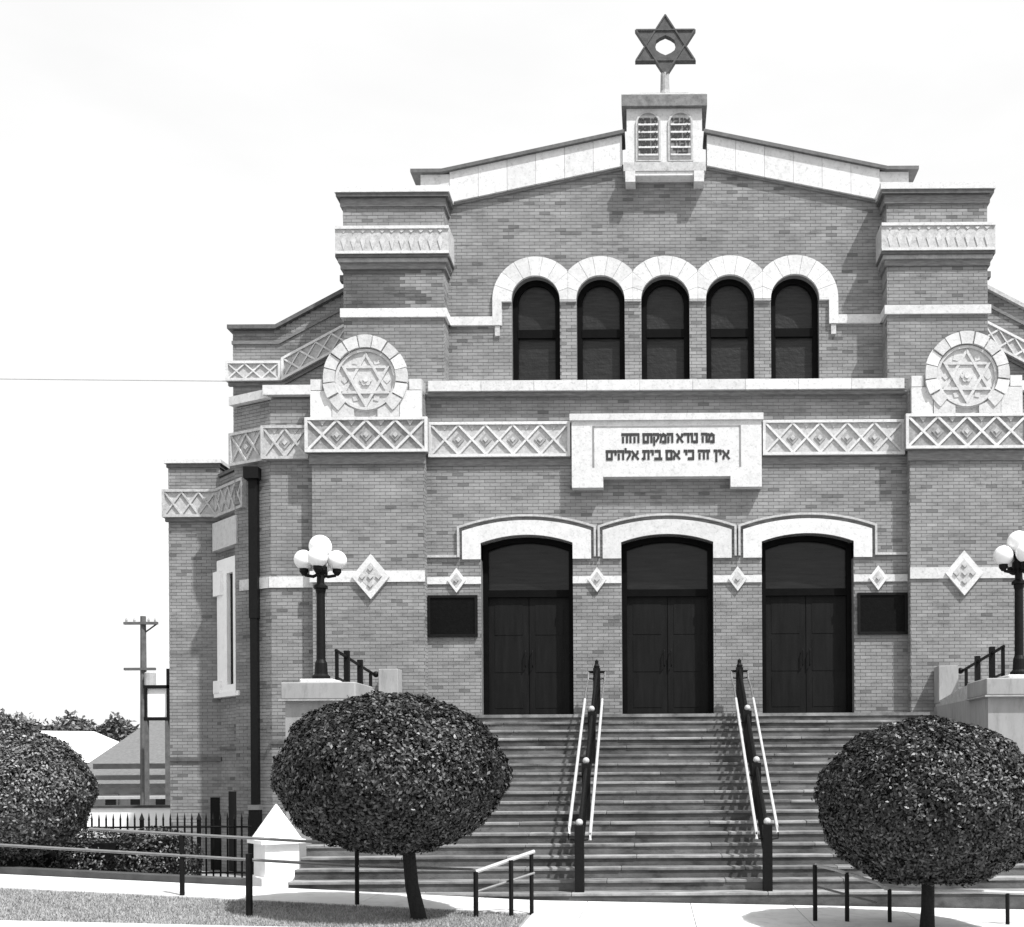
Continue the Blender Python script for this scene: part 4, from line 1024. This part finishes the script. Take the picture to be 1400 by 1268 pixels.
# low dark hedge behind the rail, between the left tree and the wing
hd = thing('low_hedge', 'low dark hedge behind the pipe railing left of the wing', 'hedge', (-10.5, 19, -.12))
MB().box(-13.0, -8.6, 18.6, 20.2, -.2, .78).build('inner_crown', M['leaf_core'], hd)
for k in range(5): leaf_mesh('foliage', (-12.6 + k*.97, 19.3, .38), (.75, .95, .62), 7000, .03, M['leaf'], hd, 50 + k)

# ------------------------------------------------------------ beyond the left wing
# white boundary wall
wl = thing('boundary_wall', 'long white low wall behind the picket fence, left of the building', 'wall', (-17, 30, -.5))
MB().box(-24, -11.2, 30, 30.25, -.8, .98).build('wall_face', M['white_paint_sunlit_trim'], wl)
MB().box(-24, -11.2, 29.95, 30.3, .982, 1.05).build('coping', M['kerb_dark'], wl)
# far house with a big grey roof
H = thing('far_house', 'far house with a large grey gabled roof and pale porch, left of the building', 'house', (-20.5, 42, -1))
PHf = lambda u, v, d: (u, 42 - d, v)
MB().box(-25.5, -16, 42, 50, -1.3, 1.6).build('wall', M['grey_paint'], H)
rf = MB(); rf.v = [(-22.3, 41.4, 1.5), (-15, 41.4, 1.5), (-15, 46, 4.25), (-20.6, 46, 4.25), (-22.3, 50.6, 1.5), (-15, 50.6, 1.5)]
rf.f = [(0,1,2,3), (3,2,5,4), (0,3,4), (1,5,2), (0,4,5,1)]; rf.build('roof', M['shingle'], H)
MB().box(-21.0, -15, 41.45, 41.75, 2.05, 2.25).build('dormer_ledge', M['kerb_dark'], H)
MB().box(-22.3, -15, 41.3, 41.5, 1.36, 1.5).build('gutter', M['kerb_dark'], H)
for k in range(5):
    x = -21.8 + k*.95; f = MB().box(x, x + .55, 41.93, 42.0, .2, 1.1).build('window', M['grey_paint'], H); MB().box(x + .08, x + .47, 41.90, 41.935, .28, 1.02).build('pane', M['glass'], f)
MB().box(-22.2, -15, 40.4, 41.3, .95, 1.05).build('porch_roof', M['grey_paint'], H)
MB().box(-20.9, -20.55, 45.8, 46.15, 3.8, 4.9).build('chimney', M['grey_paint'], H)
MB().box(-23.4, -22.4, 43, 44, 1.6, 1.95).build('vent_box', M['kerb_dark'], H)
H2 = thing('far_shed', 'far low building with a bright pale roof behind the left clipped tree', 'house', (-28, 45, -1))
MB().box(-33, -23.4, 45, 52, -1.3, 2.4).build('wall', M['grey_paint'], H2)
rf = MB(); rf.v = [(-34, 44.5, 2.3), (-22.9, 44.5, 2.3), (-24.5, 48.5, 3.7), (-34, 48.5, 3.9), (-34, 52.5, 2.3), (-22.9, 52.5, 2.3)]
rf.f = [(0,1,2,3), (3,2,5,4), (0,3,4), (1,5,2), (0,4,5,1)]; rf.build('roof', M['roof_pale'], H2)
# utility pole, then the framed board next to the building
U = thing('utility_pole', 'tall wooden utility pole with two crossarms, left of the building', 'pole', (-16.1, 35, -1))
MB().tube([(-16.12, 35, -1.2), (-16.12, 35, 6.85)], [.14, .09], 8).build('pole', M['far_wood'], U)
for z, a, b in ((6.62, -16.68, -15.62), (5.18, -16.68, -15.70)): MB().box(a, b, 34.86, 34.96, z - .04, z + .04).build('crossarm', M['far_wood'], U)
for q in (-16.6, -16.35, -15.9, -15.7): MB().lathe([(.03, 0), (.04, .06), (.02, .12)], (q, 34.9, 6.66), 8).build('insulator', M['grey_paint'], U)
MB().lathe([(.14, 0), (.17, .04), (.17, .45), (.1, .5)], (-15.86, 34.9, 4.6), 10).build('transformer', M['grey_paint'], U)
MB().tube([(-16.12, 35, 6.3), (-15.7, 35, 6.6)], .025, 6).build('brace', M['far_wood'], U)
Bd = thing('framed_board', 'white board in a heavy black frame between the pole and the building', 'billboard', (-15.3, 34, -1))
MB().box(-15.55, -14.95, 34.02, 34.06, 3.62, 4.5).build('panel', M['white_paint_sunlit_trim'], Bd)
for (a, b, c_, d_) in ((-15.64, -14.5, 4.50, 4.60), (-15.64, -14.5, 3.52, 3.62), (-15.62, -15.56, 3.62, 4.5), (-14.94, -14.84, 3.62, 5.1)):
    MB().box(a, b, 33.95, 34.1, c_, d_).build('frame_bar', M['iron'], Bd)
for x in (-15.58, -14.95): MB().box(x - .045, x + .045, 33.96, 34.09, -1.2, 3.52).build('leg', M['far_wood'], Bd)
# the wire that meets the building
tag(MB().tube([(-9.0 - 3.4*i, 23.72 + .05*i, 10.30 + .028*3.4*i - .03*i*(10-i)/10) for i in range(11)], .009, 5).build('overhead_wire', M['grey_paint']), 'single thin overhead wire meeting the building at the upper left', 'wire')
# far trees
for i, (x, y, z, rx, rz, lb) in enumerate(((-34, 58, 3.3, 3.2, 2.0, 'far small round tree, leftmost above the pale roof'), (-30.4, 58, 3.2, 2.0, 1.9, 'far bushy tree right of the leftmost one, above the pale roof'), (-28.0, 58, 2.9, 1.5, 2.2, 'far dark tree just left of the grey roof'))):
    t = thing('far_tree', lb, 'tree', (x, y, -1.8), 'far trees beyond the houses')
    MB().tube([(x, y, -2), (x, y, z)], .18, 6).build('trunk', M['bark'], t)
    for k in range(3): leaf_mesh('crown', (x + (k - 1)*rx*.45, y, z + (.3 if k == 1 else -.2)), (rx*.6, rx*.6, rz*.75), 2600, .15, M['far_leaf'], t, 90 + i*5 + k, shell=(.3, 1.0), lump=.15, flat=.2)
